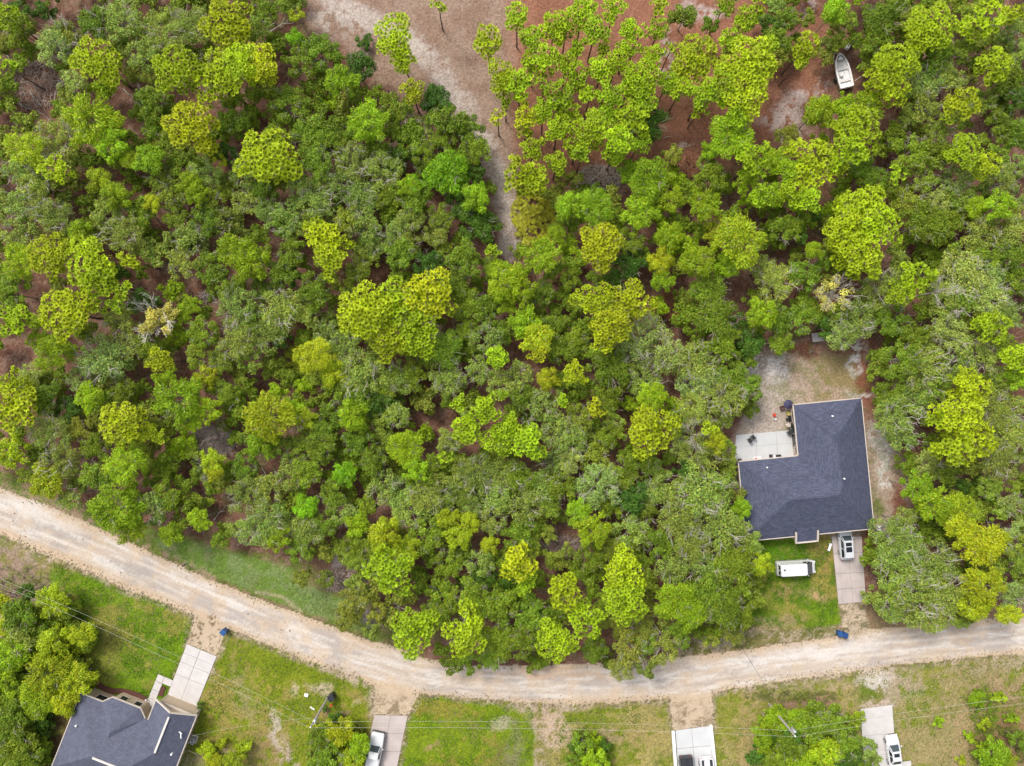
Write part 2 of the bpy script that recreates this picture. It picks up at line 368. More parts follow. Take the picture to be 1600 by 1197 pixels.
lawn([(1114, 1090), (1328, 1057), (1343, 1110), (1352, 1350), (1120, 1350)], (134, 148, 44), (148, 150, 60), (184, 166, 112), 0.60)
lawn([(1402, 1048), (1600, 1027), (1770, 1016), (1770, 1350), (1404, 1350)], (134, 146, 44), (150, 152, 62), (176, 158, 112), 0.60)
# bright strip of grass and far verge
for e, c_, k in [((150, 1045, 70, 40, 0), (140, 160, 50), .4), ((80, 1150, 80, 90, 0), (104, 84, 60), .9), ((15, 900, 60, 40, 20), (168, 142, 126), .9), ((60, 920, 30, 20, 0), (150, 140, 110), .6),
                 ((432, 1150, 7, 40, -8), (214, 198, 180), .9), ((462, 1080, 5, 12, -10), (216, 196, 160), .8), ((455, 1180, 6, 30, -12), (206, 186, 170), .8), ((410, 1175, 25, 30, 0), (160, 128, 104), .5),
                 ((500, 1075, 18, 8, 10), (214, 196, 168), .8), ((520, 1112, 22, 6, 0), (178, 142, 122), .8), ((565, 1103, 14, 4, 10), (196, 184, 140), .7), ((380, 1090, 14, 40, -20), (165, 158, 110), .6), ((350, 1185, 20, 12, 0), (180, 160, 140), .6), ((305, 1190, 14, 12, 0), (190, 170, 150), .5),
                 ((545, 1058, 45, 9, 20), (206, 186, 162), .8), ((580, 1085, 7, 12, 0), (206, 188, 164), .8), ((678, 1169, 14, 6, 0), (186, 156, 116), .8), ((785, 1130, 20, 10, 0), (192, 182, 156), .7), ((725, 1125, 16, 12, 0), (150, 156, 70), .5), ((790, 1185, 26, 26, 0), (125, 118, 72), .7),
                 ((855, 1120, 24, 30, 0), (196, 172, 146), .9), ((870, 1145, 24, 26, 0), (210, 184, 158), .8), ((805, 1175, 12, 30, 0), (150, 150, 110), .6), ((840, 1105, 50, 7, 2), (196, 176, 150), .85), ((1000, 1145, 40, 20, 0), (186, 164, 108), .6), ((955, 1150, 18, 14, 0), (190, 162, 138), .6),
                 ((1160, 1150, 12, 60, 0), (190, 156, 118), .6), ((1175, 1085, 20, 12, 0), (184, 160, 116), .5), ((1250, 1095, 60, 7, -8), (170, 132, 118), .8), ((1260, 1075, 90, 7, -8), (186, 166, 132), .8), ((1150, 1135, 20, 60, 0), (160, 158, 70), .4),
                 ((1368, 1062, 28, 9, -5), (222, 210, 200), .95), ((1372, 1096, 24, 6, 0), (204, 184, 166), .95), ((1365, 1081, 28, 7, -3), (112, 130, 40), .9), ((1415, 1070, 30, 26, -10), (192, 172, 148), .75), ((1440, 1110, 30, 20, -10), (172, 160, 102), .6),
                 ((1500, 1150, 10, 50, 5), (196, 164, 128), .7), ((1560, 1080, 50, 20, -8), (190, 156, 130), .6), ((1570, 1160, 45, 40, 0), (156, 116, 88), .85), ((1575, 1105, 35, 20, 0), (152, 128, 86), .7), ((1580, 1040, 80, 8, -6), (186, 170, 140), .7), ((1540, 1110, 18, 24, 0), (128, 136, 44), .5)]:
    mm_ = ell(*e) * sm(NC + 0.2 * ND, 0.35, 0.6); col = mixc(col, G(c_), mm_ * k)
# crumbled dirt border of the lawns along the road
rd_bot = edge_d(GX + wx * .3, GY + wy * .3, ROAD_BOT, False)
m = (1 - sm(rd_bot, 3, 11)) * south * sm(NC + 0.5 * ND, 0.5, 0.9); col = mixc(col, G((204, 184, 160)), m * 0.9)
m = (1 - sm(rd_bot, 2, 10)) * south * (ND > 0.72); col = mixc(col, G((88, 76, 48)), m * 0.8)
# north verge
NV = [(-170, 690), (0, 735), (60, 760), (150, 800), (235, 825), (300, 842), (380, 860), (480, 882), (560, 905), (640, 990), (660, 1028), (560, 995), (400, 935), (200, 850), (0, 765), (-170, 702)]
m = polymask(NV, 7, 0.5); c = np.zeros(col.shape) + G((118, 134, 60)); c = mixc(c, G((150, 128, 98)), sm(NC, 0.45, 0.6)); c = mixc(c, G((90, 110, 40)), sm(NB, 0.5, 0.62) * 0.6)
col = col * (1 - m[..., None]) + c * m[..., None]
lawn([(235, 838), (300, 848), (380, 866), (450, 888), (520, 925), (560, 955), (600, 1000), (560, 988), (500, 965), (400, 928), (330, 899), (262, 868)], (132, 152, 90), (116, 144, 60), (156, 160, 106), 0.46, 0.3)
m = (1 - sm(edge_d(GX, GY, [(0, 760), (150, 820), (240, 862), (330, 900)], False), 2, 12)) * sm(NC + .3 * ND, .5, .75); col = mixc(col, G((178, 152, 128)), m * .8)
m = (1 - sm(edge_d(GX, GY, [(400, 925), (440, 932), (470, 955)], False), 1, 4)); col = mixc(col, G((200, 182, 150)), m * .6)
for e, c_, k in [((540, 880, 45, 25, 0), (156, 122, 100), .9), ((528, 875, 10, 12, 0), (222, 205, 196), .9), ((560, 975, 60, 14, 22), (110, 122, 46), .6), ((500, 915, 40, 12, 15), (140, 120, 80), .6)]:
    col = mixc(col, G(c_), ell(*e) * k)
NV2 = [(1060, 1026), (1060, 1000), (1150, 985), (1200, 982), (1312, 972), (1312, 995), (1200, 1010), (1150, 1017)]
m = polymask(NV2, 5, 0.3); c = np.zeros(col.shape) + G((140, 130, 76)); c = mixc(c, G((190, 172, 146)), sm(NC + .2 * ND, 0.5, 0.7)); col = col * (1 - m[..., None]) + c * m[..., None]
NV3 = [(1355, 940), (1380, 968), (1500, 968), (1600, 945), (1770, 925), (1770, 950), (1600, 964), (1450, 977), (1355, 986)]
m = polymask(NV3, 5, 0.3); col = mixc(col, G((160, 138, 104)), m * .8)
lawn([(1150, 845), (1300, 838), (1313, 975), (1240, 985), (1150, 975)], (98, 134, 18), (118, 144, 28), (168, 154, 78), 0.53, 0.3)
for e, c_, k in [((1225, 865, 38, 20, 0), (84, 138, 10), .8), ((1290, 865, 12, 22, 0), (166, 136, 84), .85), ((1225, 920, 16, 10, 0), (190, 158, 110), .8), ((1270, 930, 22, 9, 20), (206, 168, 130), .75), ((1210, 975, 50, 10, -4), (176, 158, 118), .8), ((1283, 958, 26, 14, 0), (118, 154, 22), .8), ((1200, 950, 20, 20, 0), (104, 138, 22), .5)]:
    col = mixc(col, G(c_), ell(*e) * sm(NC + .3 * ND, .35, .7) * k)
m = polymask([(1311, 943), (1352, 940), (1360, 990), (1316, 995)], 3, 0.3); c = np.zeros(col.shape) + G((204, 184, 158)); c = mixc(c, G((110, 104, 60)), sm(NC + .3 * ND, 0.62, 0.8) * .8); col = col * (1 - m[..., None]) + c * m[..., None]
col *= (0.86 + 0.28 * NR.random(GX.shape))[..., None]
# the road: limerock with tracks following its direction
rm = polymask(ROAD_TOP + ROAD_BOT, 2.2, 0.22)
onroad = rm > 0.5
# along-road coordinates
best = np.full(GX.shape, 1e9); along = np.zeros(GX.shape); side = np.zeros(GX.shape); acc = 0
for i in range(len(ROAD_MID) - 1):
    x1, y1 = ROAD_MID[i]; x2, y2 = ROAD_MID[i + 1]; dx, dy = x2 - x1, y2 - y1; L = math.hypot(dx, dy)
    t = np.clip(((GX - x1) * dx + (GY - y1) * dy) / L / L, 0, 1); d = np.hypot(GX - x1 - t * dx, GY - y1 - t * dy)
    s_ = ((GX - x1) * dy - (GY - y1) * dx) / L; k = d < best
    along = np.where(k, acc + t * L, along); side = np.where(k, s_, side); best = np.where(k, d, best); acc += L
side = -side  # negative = upper side
rc = np.zeros(col.shape) + G((217, 200, 184))
st = fbm(along / 7, side, 7, 71, 4); st2 = fbm(along / 3.5, side, 14, 75, 4); st3 = fbm(along / 9, side * 1.6, 3.2, 79, 3)
rc = mixc(rc, G((236, 228, 220)), sm(st, 0.5, 0.62) * 0.8)
rc = mixc(rc, G((192, 180, 172)), sm(st2, 0.52, 0.62) * 0.75)
rc = mixc(rc, G((188, 178, 172)), sm(st3, 0.6, 0.72) * 0.5)
rc = mixc(rc, G((218, 192, 162)), sm(np.abs(side + (NA - .5) * 16), 17, 30) * 0.85)
rc = mixc(rc, G((222, 196, 166)), (1 - sm(np.abs(best), 30, 34)) * sm(NB, 0.52, 0.66) * 0.5)
rc = mixc(rc, G((214, 192, 166)), sm(best, 34, 40) * 0.7)
for e, c_, k in [((210, 835 + 25, 0, 0, 0), (0, 0, 0), 0), ((60, 805, 60, 14, 25), (240, 234, 228), .6), ((230, 905, 60, 9, 24), (182, 174, 168), .5), ((90, 832, 40, 7, 24), (176, 168, 162), .6), ((150, 850, 14, 8, 20), (214, 190, 160), .5), ((1290, 1020, 90, 9, -8), (240, 232, 226), .7), ((1130, 1060, 44, 8, -10), (196, 180, 168), .6), ((870, 1053, 90, 9, 0), (214, 184, 156), .7), ((1420, 1010, 30, 5, -10), (196, 178, 164), .5)]:
    if e[2]: rc = mixc(rc, G(c_), ell(*e) * k)
for off, wd_, k_, c_ in ((-9, 3.2, .55, (240, 230, 220)), (8, 3.0, .5, (238, 228, 216)), (-19, 2.6, .45, (234, 220, 204)), (19, 2.6, .4, (232, 216, 198)), (0, 2.5, .45, (196, 176, 158)), (-14, 1.4, .4, (186, 170, 156)), (14, 1.4, .4, (188, 172, 158)), (26, 1.6, .3, (186, 160, 132))):
    o_ = off + (fbm(along, side * 0, 90, 91 + int(off)) - .5) * 9
    rc = mixc(rc, G(c_), (1 - sm(np.abs(side - o_), wd_ * .4, wd_)) * sm(fbm(along / 2, side, 12, 60 + int(off)), .36, .6) * k_)
rc *= 1.04 * (0.94 + 0.12 * ND[..., None])
for ax_, ay_, rx_, ry_ in ((320, 985, 26, 24), (612, 1100, 26, 16), (1082, 1120, 28, 20), (1335, 970, 22, 24)):
    ma_ = ell(ax_, ay_, rx_, ry_); rc = mixc(rc, G((208, 186, 160)), ma_ * sm(NB, .4, .6) * .3); rc = mixc(rc, G((140, 122, 92)), ma_ * sm(NC + .3 * ND, .66, .82) * .8)
rc = mixc(rc, G((96, 84, 52)), (ell(330, 990, 24, 20) * sm(NC + .35 * ND, .72, .8)) * .8)
col = np.where(onroad[..., None], rc, col)
lm = (lawnmask > 0.5) & ~onroad
# mesh
z = ((NB - 0.5) * 0.10 + (NC - .5) * .07) * np.clip(np.minimum.reduce([GX - X0g, X1g - GX, GY - Y0g, Y1g - GY]) / 40, 0, 1)
z = np.where(rm > 0.02, z * (1 - 0.85 * rm) - 0.06 * rm, z); z = z * 1.0
V = np.stack([(GX - 800) * S0, -(GY - 598.5) * S0, z], -1).reshape(-1, 3); CC = col.reshape(-1, 3)
idx = np.arange(nx * ny).reshape(ny, nx)
q = np.stack([idx[1:, :-1], idx[1:, 1:], idx[:-1, 1:], idx[:-1, :-1]], -1)
def cells(mask, name, mt, extra=None):
    f = q[mask[:-1, :-1]].reshape(-1, 4); used, inv = np.unique(f, return_inverse=True)
    v = V[used]; c = CC[used]; f = inv.reshape(-1, 4)
    if extra is not None:
        ev, ef = extra; b = len(v); v = np.vstack([v, ev]); f = np.vstack([f, ef + b]); c = np.vstack([c, np.tile(alb(96, 98, 58), (len(ev), 1))])
    me = npmesh(name, v, f, [mt], c, 'cover'); me.polygons.foreach_set('use_smooth', [True] * len(f))
    o = bpy.data.objects.new(name, me); C.objects.link(o); o['kind'] = 'structure'
    return o
xa, xb = (gx1[0] - 800) * S0, (gx1[-1] - 800) * S0; ya, yb = -(gy1[-1] - 598.5) * S0, -(gy1[0] - 598.5) * S0; B = 900
ev = np.array([(-B, -B, 0), (B, -B, 0), (B, B, 0), (-B, B, 0), (xa, ya, 0), (xb, ya, 0), (xb, yb, 0), (xa, yb, 0)], 'f')
ef = np.array([(0, 1, 5, 4), (1, 2, 6, 5), (2, 3, 7, 6), (3, 0, 4, 7)])
cells(~onroad & ~lm, 'ground', M['ground'], (ev, ef))
cells(onroad, 'road', M['road'])
cells(lm, 'lawn', M['lawn'])

# ------------------------------------------------------------------ foliage prototypes
def quads(c, t, b, cols):
    """rhombic leaf clumps: centres c, half axes t and b"""
    n = len(c); v = np.empty((n, 4, 3)); v[:, 0] = c - t; v[:, 1] = c - b; v[:, 2] = c + t; v[:, 3] = c + b
    return v.reshape(-1, 3), np.arange(n * 4).reshape(n, 4), np.repeat(cols, 4, axis=0)
def unit(v): return v / np.maximum(np.linalg.norm(v, axis=1, keepdims=True), 1e-9)
def leafcols(n, g, spread=0.28, warm=0.12):
    b = 1 + spread * g.normal(size=n); b = np.clip(b, 0.45, 1.7); h = g.normal(size=n) * warm
    return np.stack([b * (1 + h), b, b * (1 - h * 0.8)], -1)
def broad_crown(R0, seed, nblob, nleaf, size, hgt=0.62, radial=0.0, aspect=0.62, blobr=(0.26, 0.42), gap=0.0, skirt=0.45):
    g = np.random.default_rng(seed); P = []; N = []; BB = []
    ph = g.random() * 6.28; k3, k5 = g.uniform(-.16, .16, 2)
    pts = []
    for i in range(nblob * 12):
        if len(pts) >= nblob: break
        a = g.random() * 6.283; lim = 0.86 * (1 + k3 * math.sin(3 * a + ph) + k5 * math.sin(5 * a + 2 * ph) + g.normal() * .05)
        r = math.sqrt(g.random()) * lim
        x, y = r * math.cos(a), r * math.sin(a)
        if all((x - p[0]) ** 2 + (y - p[1]) ** 2 > (0.9 / math.sqrt(nblob)) ** 2 for p in pts): pts.append((x, y, r))
    for x, y, r in pts:
        br = g.uniform(*blobr) * (1 - 0.25 * r); zz = hgt * math.sqrt(max(0.02, 1 - (r / 1.15) ** 2)) * g.uniform(0.55, 1.1)
        n = int(nleaf / len(pts) * (br / 0.34) ** 2)
        d = unit(g.normal(size=(n, 3))); d[:, 2] = np.abs(d[:, 2]) * 1.0 - 0.35 * (g.random(n) < 0.35); d = unit(d)
        rr = br * (1.14 - 0.55 * g.random(n) ** .8) * (1 + 0.22 * np.sin(5 * d[:, 0] + seed) * np.sin(6 * d[:, 1] + x * 9))
        # sub-clumps inside a lobe
        cl = unit(g.normal(size=(9, 3))); cl[:, 2] = np.abs(cl[:, 2]); w_ = (d @ cl.T).max(1); rr = rr * (0.74 + 0.34 * np.clip((w_ - 0.55) / 0.45, 0, 1))
        keep = g.random(n) > gap * (1 - np.clip((w_ - 0.55) / 0.4, 0, 1)); d = d[keep]; rr = rr[keep]
        p = np.array([x, y, zz - 0.25]) + d * rr[:, None] * np.array([1, 1, 0.85]); P.append(p); N.append(d); BB.append(np.full(len(d), 1 + 0.10 * g.normal()))
    for i in range(int(nblob * skirt)):
        a = g.random() * 6.283; r = g.uniform(.35, .80); br = g.uniform(.2, .32); x, y = r * math.cos(a), r * math.sin(a); n = int(nleaf / len(pts) * .5)
        d = unit(g.normal(size=(n, 3))); d[:, 2] = np.abs(d[:, 2]); rr = br * (1 - .5 * g.random(n) ** 2)
        P.append(np.array([x, y, -g.uniform(.3, .8)]) + d * rr[:, None]); N.append(d); BB.append(np.full(n, 1 + 0.12 * g.normal()))
    P = np.vstack(P) * R0; N = np.vstack(N); BB = np.concatenate(BB); n = len(P)
    nr = unit(N + 0.8 * g.normal(size=(n, 3)) + np.array([0, 0, 0.5]))
    if radial:
        out = unit(P * np.array([1, 1, 0.2])); t = unit(out + 0.5 * g.normal(size=(n, 3)) / max(radial, .3)); t = unit(t - nr * (t * nr).sum(1, keepdims=True))
    else:
        t = unit(np.cross(nr, g.normal(size=(n, 3))))
    b = np.cross(nr, t); s = size * g.uniform(0.5, 1.5, n)[:, None]
    return quads(P, t * s, b * s * aspect, leafcols(n, g, 0.2) * BB[:, None])
def pine_crown(R0, seed, nbr, hgt=0.75, dens=1.0, size=1.0):
    """tufts of long needles set round like shuttlecocks on the branch ends"""
    g = np.random.default_rng(seed); T = []; cent = [(0, 0, 1)]
    ph = g.random() * 6.28; k3, k2 = g.uniform(-.2, .2, 2)
    a = g.random() * 6.28
    for i in range(nbr):
        a += 2.39996 + g.normal() * .25; r = math.sqrt((i + 1.2) / (nbr + .6)) * 0.80 * (1 + k3 * math.sin(3 * a + ph) + k2 * math.sin(2 * a))
        cent.append((r * math.cos(a), r * math.sin(a), r))
    low = [(g.uniform(-.5, .5), g.uniform(-.5, .5), -g.uniform(.35, .9)) for _ in range(nbr // 2 + 1)]
    for cx, cy, r in cent + low:
        br = g.uniform(0.24, 0.36); zz = hgt * (1 - 0.9 * r * r) * g.uniform(.75, 1.05) if r >= 0 else r * 1.0
        for k in range(int(21 * dens * br / .3)):
            for _ in range(12):
                d = g.normal(size=3); d /= np.linalg.norm(d); d[2] = abs(d[2]) * .8
                p = np.array([cx, cy, zz - .25]) * R0 + d * br * R0 * g.uniform(.75, 1.0)
                if all((p[0] - q[0][0]) ** 2 + (p[1] - q[0][1]) ** 2 > (q[4] * size) ** 2 or abs(p[2] - q[0][2]) > 1.3 for q in T):
                    o = p * np.array([1, 1, 0]) / R0 * .55 + d * .4 + np.array([0, 0, 1.1]) + g.normal(size=3) * .30; T.append((p, o / np.linalg.norm(o), g.uniform(.68, 1.05), g.normal() * .13, g.uniform(.36, .50))); break
    vs = []; fs = []; cs = []; b = 0
    for p, ax, s, tint, _sp in T:
        s *= size; u = np.cross(ax, [0.2, 0.9, 0.1]); u /= np.linalg.norm(u); v = np.cross(ax, u); m = 15
        for j in range(m):
            th = 6.283 * (j + g.uniform(-.3, .3)) / m; e = u * math.cos(th) + v * math.sin(th); w_ = -u * math.sin(th) + v * math.cos(th)
            r0, r1, r2 = .08 * s, .21 * s, .42 * s * g.uniform(.72, 1.2)
            wd = .056 * s
            tip = g.uniform(.04, .32) * s
            a0 = p + e * r0 - ax * .12 * s; a1 = p + e * r1 + ax * .12 * s; a2 = p + e * r2 + ax * tip
            vs += [a0 - w_ * wd * .5, a0 + w_ * wd * .5, a1 + w_ * wd, a1 - w_ * wd, a2 + w_ * wd * .9, a2 - w_ * wd * .9]
            fs += [(b, b + 1, b + 2, b + 3), (b + 3, b + 2, b + 4, b + 5)]; b += 6
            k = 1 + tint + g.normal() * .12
            cs += [(.36 * k, .32 * k, .4)] * 2 + [(.78 * k, .84 * k, .9)] * 2 + [(1.10 * k, 1.05 * k, 1.0)] * 2  # bud-brown bases, darkened in colour to shade the tuft's hollow; tips painted brighter
    v, f, c = np.array(vs), np.array(fs), np.array(cs)
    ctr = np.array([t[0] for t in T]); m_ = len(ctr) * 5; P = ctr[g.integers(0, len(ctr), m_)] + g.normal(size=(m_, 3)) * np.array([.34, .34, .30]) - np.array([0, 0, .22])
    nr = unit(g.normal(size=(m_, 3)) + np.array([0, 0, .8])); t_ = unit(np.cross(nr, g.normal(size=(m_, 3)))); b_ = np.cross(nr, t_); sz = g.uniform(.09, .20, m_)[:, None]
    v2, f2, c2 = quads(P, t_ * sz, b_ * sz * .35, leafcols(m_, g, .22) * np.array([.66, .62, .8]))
    return np.vstack([v, v2]), np.vstack([f, f2 + len(v)]), np.vstack([c, c2]), T
def mesh_of(name, data, m): return npmesh(name, data[0], data[1], [m], data[2])
def limb_mesh(name, R0, seed, n, reach, mt, up=0.55, th=0.09, twigs=3, trunk_r=0.2):
    """forking limbs, the trunk end at the origin"""
    g = random.Random(seed); mb = MB()
    a = g.random() * 6.28
    for i in range(n):
        a += 2.4 + g.gauss(0, .3); r = R0 * reach * g.uniform(.55, 1); q = Vector((math.cos(a), math.sin(a), 0))
        p0 = Vector((0, 0, -R0 * g.uniform(.45, .8))); p3 = q * r + Vector((0, 0, R0 * up * g.uniform(.3, 1)))
        sdv = Vector((-q.y, q.x, 0)) * R0 * g.uniform(-.14, .14)
        p1 = p0.lerp(p3, .35) + sdv; p2 = p0.lerp(p3, .7) - sdv * .6 + Vector((0, 0, R0 * .06))
        t0 = th * (R0 / 3) * g.uniform(.7, 1.2); mb.tube([p0, p1, p2, p3], [t0, t0 * .75, t0 * .5, t0 * .2], 4, cap=False)
        for k in range(twigs):
            s = g.uniform(.35, .95); b0 = p1.lerp(p3, s); th2 = a + g.uniform(-1.3, 1.3)
            L = R0 * g.uniform(.15, .38); b2 = b0 + Vector((math.cos(th2) * L, math.sin(th2) * L, L * g.uniform(.1, .8)))
            b1 = b0.lerp(b2, .5) + Vector((g.uniform(-.1, .1), g.uniform(-.1, .1), 0)) * L
            mb.tube([b0, b1, b2], [t0 * .42, t0 * .3, t0 * .1], 3, cap=False)
            for kk in range(2):
                th3 = th2 + g.uniform(-1.1, 1.1); b3 = b1.lerp(b2, g.random()) ; L2 = L * g.uniform(.35, .6)
                mb.tube([b3, b3 + Vector((math.cos(th3) * L2, math.sin(th3) * L2, L2 * .4))], [t0 * .22, t0 * .07], 3, cap=False)
    me = bpy.data.meshes.new(name); me.from_pydata(mb.v, [], mb.f); me.materials.append(mt); me.update()
    return me
def trunk_mesh(name, r0, r1, seed, mt):
    g = random.Random(seed); mb = MB(); n = 6
    pts = [(g.uniform(-.08, .08) * (0 < i < n), g.uniform(-.08, .08) * (0 < i < n), i / n) for i in range(n + 1)]
    mb.tube(pts, [r0 * 1.35] + [r0 + (r1 - r0) * i / n for i in range(1, n + 1)], 7)
    me = bpy.data.meshes.new(name); me.from_pydata(mb.v, [], mb.f); me.materials.append(mt); me.update()
    return me
FAM = {}
def fam(key, R0, crowns, limbs, trunks): FAM[key] = (R0, crowns, limbs, trunks)
pt = [trunk_mesh('trunk', .17, .10, i, M['pinebark']) for i in range(3)]
ot = [trunk_mesh('trunk', .16, .11, i + 9, M['oakbark']) for i in range(3)]
L_ = lambda R0, s, n, reach, mt, **k: [limb_mesh('limb', R0, s + i, n, reach, mt, **k) for i in range(3)]
mm = lambda lst, m: [mesh_of('crown', d, m) for d in lst]
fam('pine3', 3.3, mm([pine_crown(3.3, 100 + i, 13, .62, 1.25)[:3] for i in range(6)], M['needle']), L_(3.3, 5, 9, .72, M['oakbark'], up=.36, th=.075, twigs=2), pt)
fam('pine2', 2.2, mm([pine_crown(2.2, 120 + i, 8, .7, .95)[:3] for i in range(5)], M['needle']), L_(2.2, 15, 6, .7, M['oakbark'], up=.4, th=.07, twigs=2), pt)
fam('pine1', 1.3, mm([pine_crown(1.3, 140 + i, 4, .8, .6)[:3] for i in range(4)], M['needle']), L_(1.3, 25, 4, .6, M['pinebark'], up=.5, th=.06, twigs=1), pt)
fam('oak3', 3.4, mm([broad_crown(3.4, 200 + i, 19, 11830, 0.111) for i in range(6)], M['leaf']), L_(3.4, 35, 10, .92, M['oakbark'], up=.66, th=.075), ot)
fam('oak2', 2.4, mm([broad_crown(2.4, 220 + i, 13, 6597, 0.105) for i in range(6)], M['leaf']), L_(2.4, 45, 8, .92, M['oakbark'], up=.66, th=.08), ot)
fam('oak1', 1.5, mm([broad_crown(1.5, 240 + i, 8, 2957, 0.095) for i in range(5)], M['leaf']), L_(1.5, 55, 4, .75, M['oakbark'], up=.5, th=.09, twigs=1), ot)
fam('grey3', 3.4, mm([broad_crown(3.4, 260 + i, 24, 11830, 0.095, .55, gap=.55, blobr=(.2, .34)) for i in range(5)], M['leaf']), L_(3.4, 65, 12, .9, M['palebark'], up=.62, th=.085, twigs=4), ot)
fam('grey2', 2.4, mm([broad_crown(2.4, 280 + i, 17, 6597, 0.091, .55, gap=.5, blobr=(.2, .34)) for i in range(5)], M['leaf']), L_(2.4, 75, 8, .9, M['palebark'], up=.62, th=.085, twigs=4), ot)
fam('bright3', 3.3, mm([broad_crown(3.3, 300 + i, 26, 12034, 0.144, .6, radial=1.6, aspect=.34, blobr=(.22, .34)) for i in range(5)], M['leaf']), L_(3.3, 85, 9, .62, M['oakbark'], up=.66, th=.065, twigs=2), ot)
fam('bright2', 2.1, mm([broad_crown(2.1, 320 + i, 15, 5232, 0.131, .62, radial=1.6, aspect=.36, blobr=(.28, .42)) for i in range(5)], M['leaf']), L_(2.1, 95, 6, .6, M['oakbark'], up=.6, th=.065, twigs=2), ot)
fam('bare', 3.0, mm([broad_crown(3.0, 340 + i, 14, 4680, 0.098, .5, gap=.45, blobr=(.18, .30)) for i in range(3)], M['leaf']), L_(3.0, 105, 15, 1.0, M['palebark'], up=.68, th=.08, twigs=6), ot)
fam('shrub', 1.0, mm([broad_crown(1.0, 360 + i, 5, 955, 0.078, .7, blobr=(.35, .5)) for i in range(4)], M['leaf']), L_(1.0, 115, 4, .7, M['oakbark'], up=.5, th=.07, twigs=1), ot)
TONE = {'py': (.50, .57, .014), 'pg': (.40, .56, .014), 'pk': (.46, .58, .014), 'b': (.31, .45, .014), 'by': (.41, .48, .016), 'bb': (.23, .44, .012),
        'o': (.205, .295, .020), 'g': (.30, .385, .062), 'gg': (.26, .34, .032), 'd': (.09, .18, .017), 'ol': (.26, .30, .038), 'x': (.62, .58, .12), 'gp': (.35, .44, .095)}
WORDS = {'py': ['golden pine with ringed tufts', 'yellowish pine'], 'pk': ['lime pine with ringed tufts', 'lime-yellow pine'], 'pg': ['green pine with ringed tufts', 'green pine'],
         'b': ['bright green feathery tree', 'bright leafy tree'], 'by': ['yellow-green leafy tree', 'yellowish leafy tree'], 'bb': ['vivid green tree', 'vivid green leafy tree'],
         'o': ['mid-green oak crown', 'mid-green bushy oak'], 'g': ['grey-green oak with twigs', 'grey-green oak crown'], 'gg': ['dull green oak with twigs', 'dull green oak crown'],
         'd': ['dark green dense oak', 'dark green tree'], 'ol': ['olive bushy tree', 'olive scraggly tree'], 'x': ['half-bare tree with pale branches', 'half-bare tree with pale branches'], 'gp': ['silvery green oak with twigs', 'silvery pale oak crown']}
NAMES = {'p': ('pine_tree', 'pine tree', 'pines standing among the oaks'), 'b': ('leafy_tree', 'tree', 'bright leafy trees in the woods'), 'o': ('oak_tree', 'oak tree', 'oaks making up the woods'), 'g': ('live_oak_tree', 'live oak', 'grey-green live oaks in the woods'), 'x': ('half_bare_tree', 'tree', 'half-bare trees'), 's': ('shrub', 'shrub', 'shrubs round the woods and lawns')}
LM = [((1315, 110), 'the white boat'), ((935, 282), 'the pale brush pile'), ((240, 500), 'the white dead tree'), ((1305, 460), 'the half-bare yellow tree'), ((1277, 526), 'the grey platform'),
      ((1358, 516), 'the brown platform'), ((1195, 695), 'the pale patio'), ((1300, 730), 'the L-shaped roof'), ((0, 0), "the top left corner"), ((1600, 0), "the top right corner"), ((0, 400), "the left edge's middle"),
      ((1600, 500), "the right edge's middle"), ((800, 0), "the top edge's middle"), ((495, 10), "the track's top end"), ((770, 390), "the track's lower end"), ((50, 130), 'the bare upper-left gap'),
      ((885, 850), 'the dead branch tangle'), ((325, 690), 'the grey brushwood patch'), ((1060, 205), 'the red-brown clearing'), ((800, 598), "the photo's centre"), ((350, 905), 'the mint-green roadside strip'), ((190, 1140), 'the many-gabled roof'),
      ((490, 1128), 'the left utility pole'), ((1243, 1147), 'the right utility pole'), ((1395, 1172), 'the lower white sedan'), ((1246, 887), 'the white van'), ((1333, 905), 'the stained driveway'), ((620, 485), 'the largest golden cluster'),
      ((570, 66), 'the dark bush on sand'), ((778, 558), 'the tiny vivid pine'), ((932, 637), 'the small yellow pine'), ((528, 875), 'the white sand spot'), ((20, 1197), "the bottom left corner"), ((1600, 1197), "the bottom right corner"),
      ((700, 270), 'the vivid trackside tree'), ((1350, 350), 'the huge round pine crown'), ((145, 420), 'the paired golden pines'), ((1505, 670), 'the pine beside the house'), ((425, 655), 'the wide lime-green tree'), ((22, 632), 'the left-edge golden pine'),
      ((0, 900), "the road's left end"), ((650, 1060), 'the road bend'), ((990, 890), 'the twin roadside pines'), ((1015, 195), 'the dark round oak'), ((288, 1045), 'the white slab driveway'), ((1430, 910), 'the massive roadside oak')]
NUMW = ['', 'one', 'two', 'three', 'four', 'five', 'six', 'seven', 'eight', 'nine', 'ten', 'eleven', 'twelve', 'thirteen', 'fourteen', 'fifteen', 'sixteen', 'seventeen', 'eighteen', 'nineteen', 'twenty', 'twenty-one', 'twenty-two', 'twenty-three', 'twenty-four', 'twenty-five']
USED = set()
import re
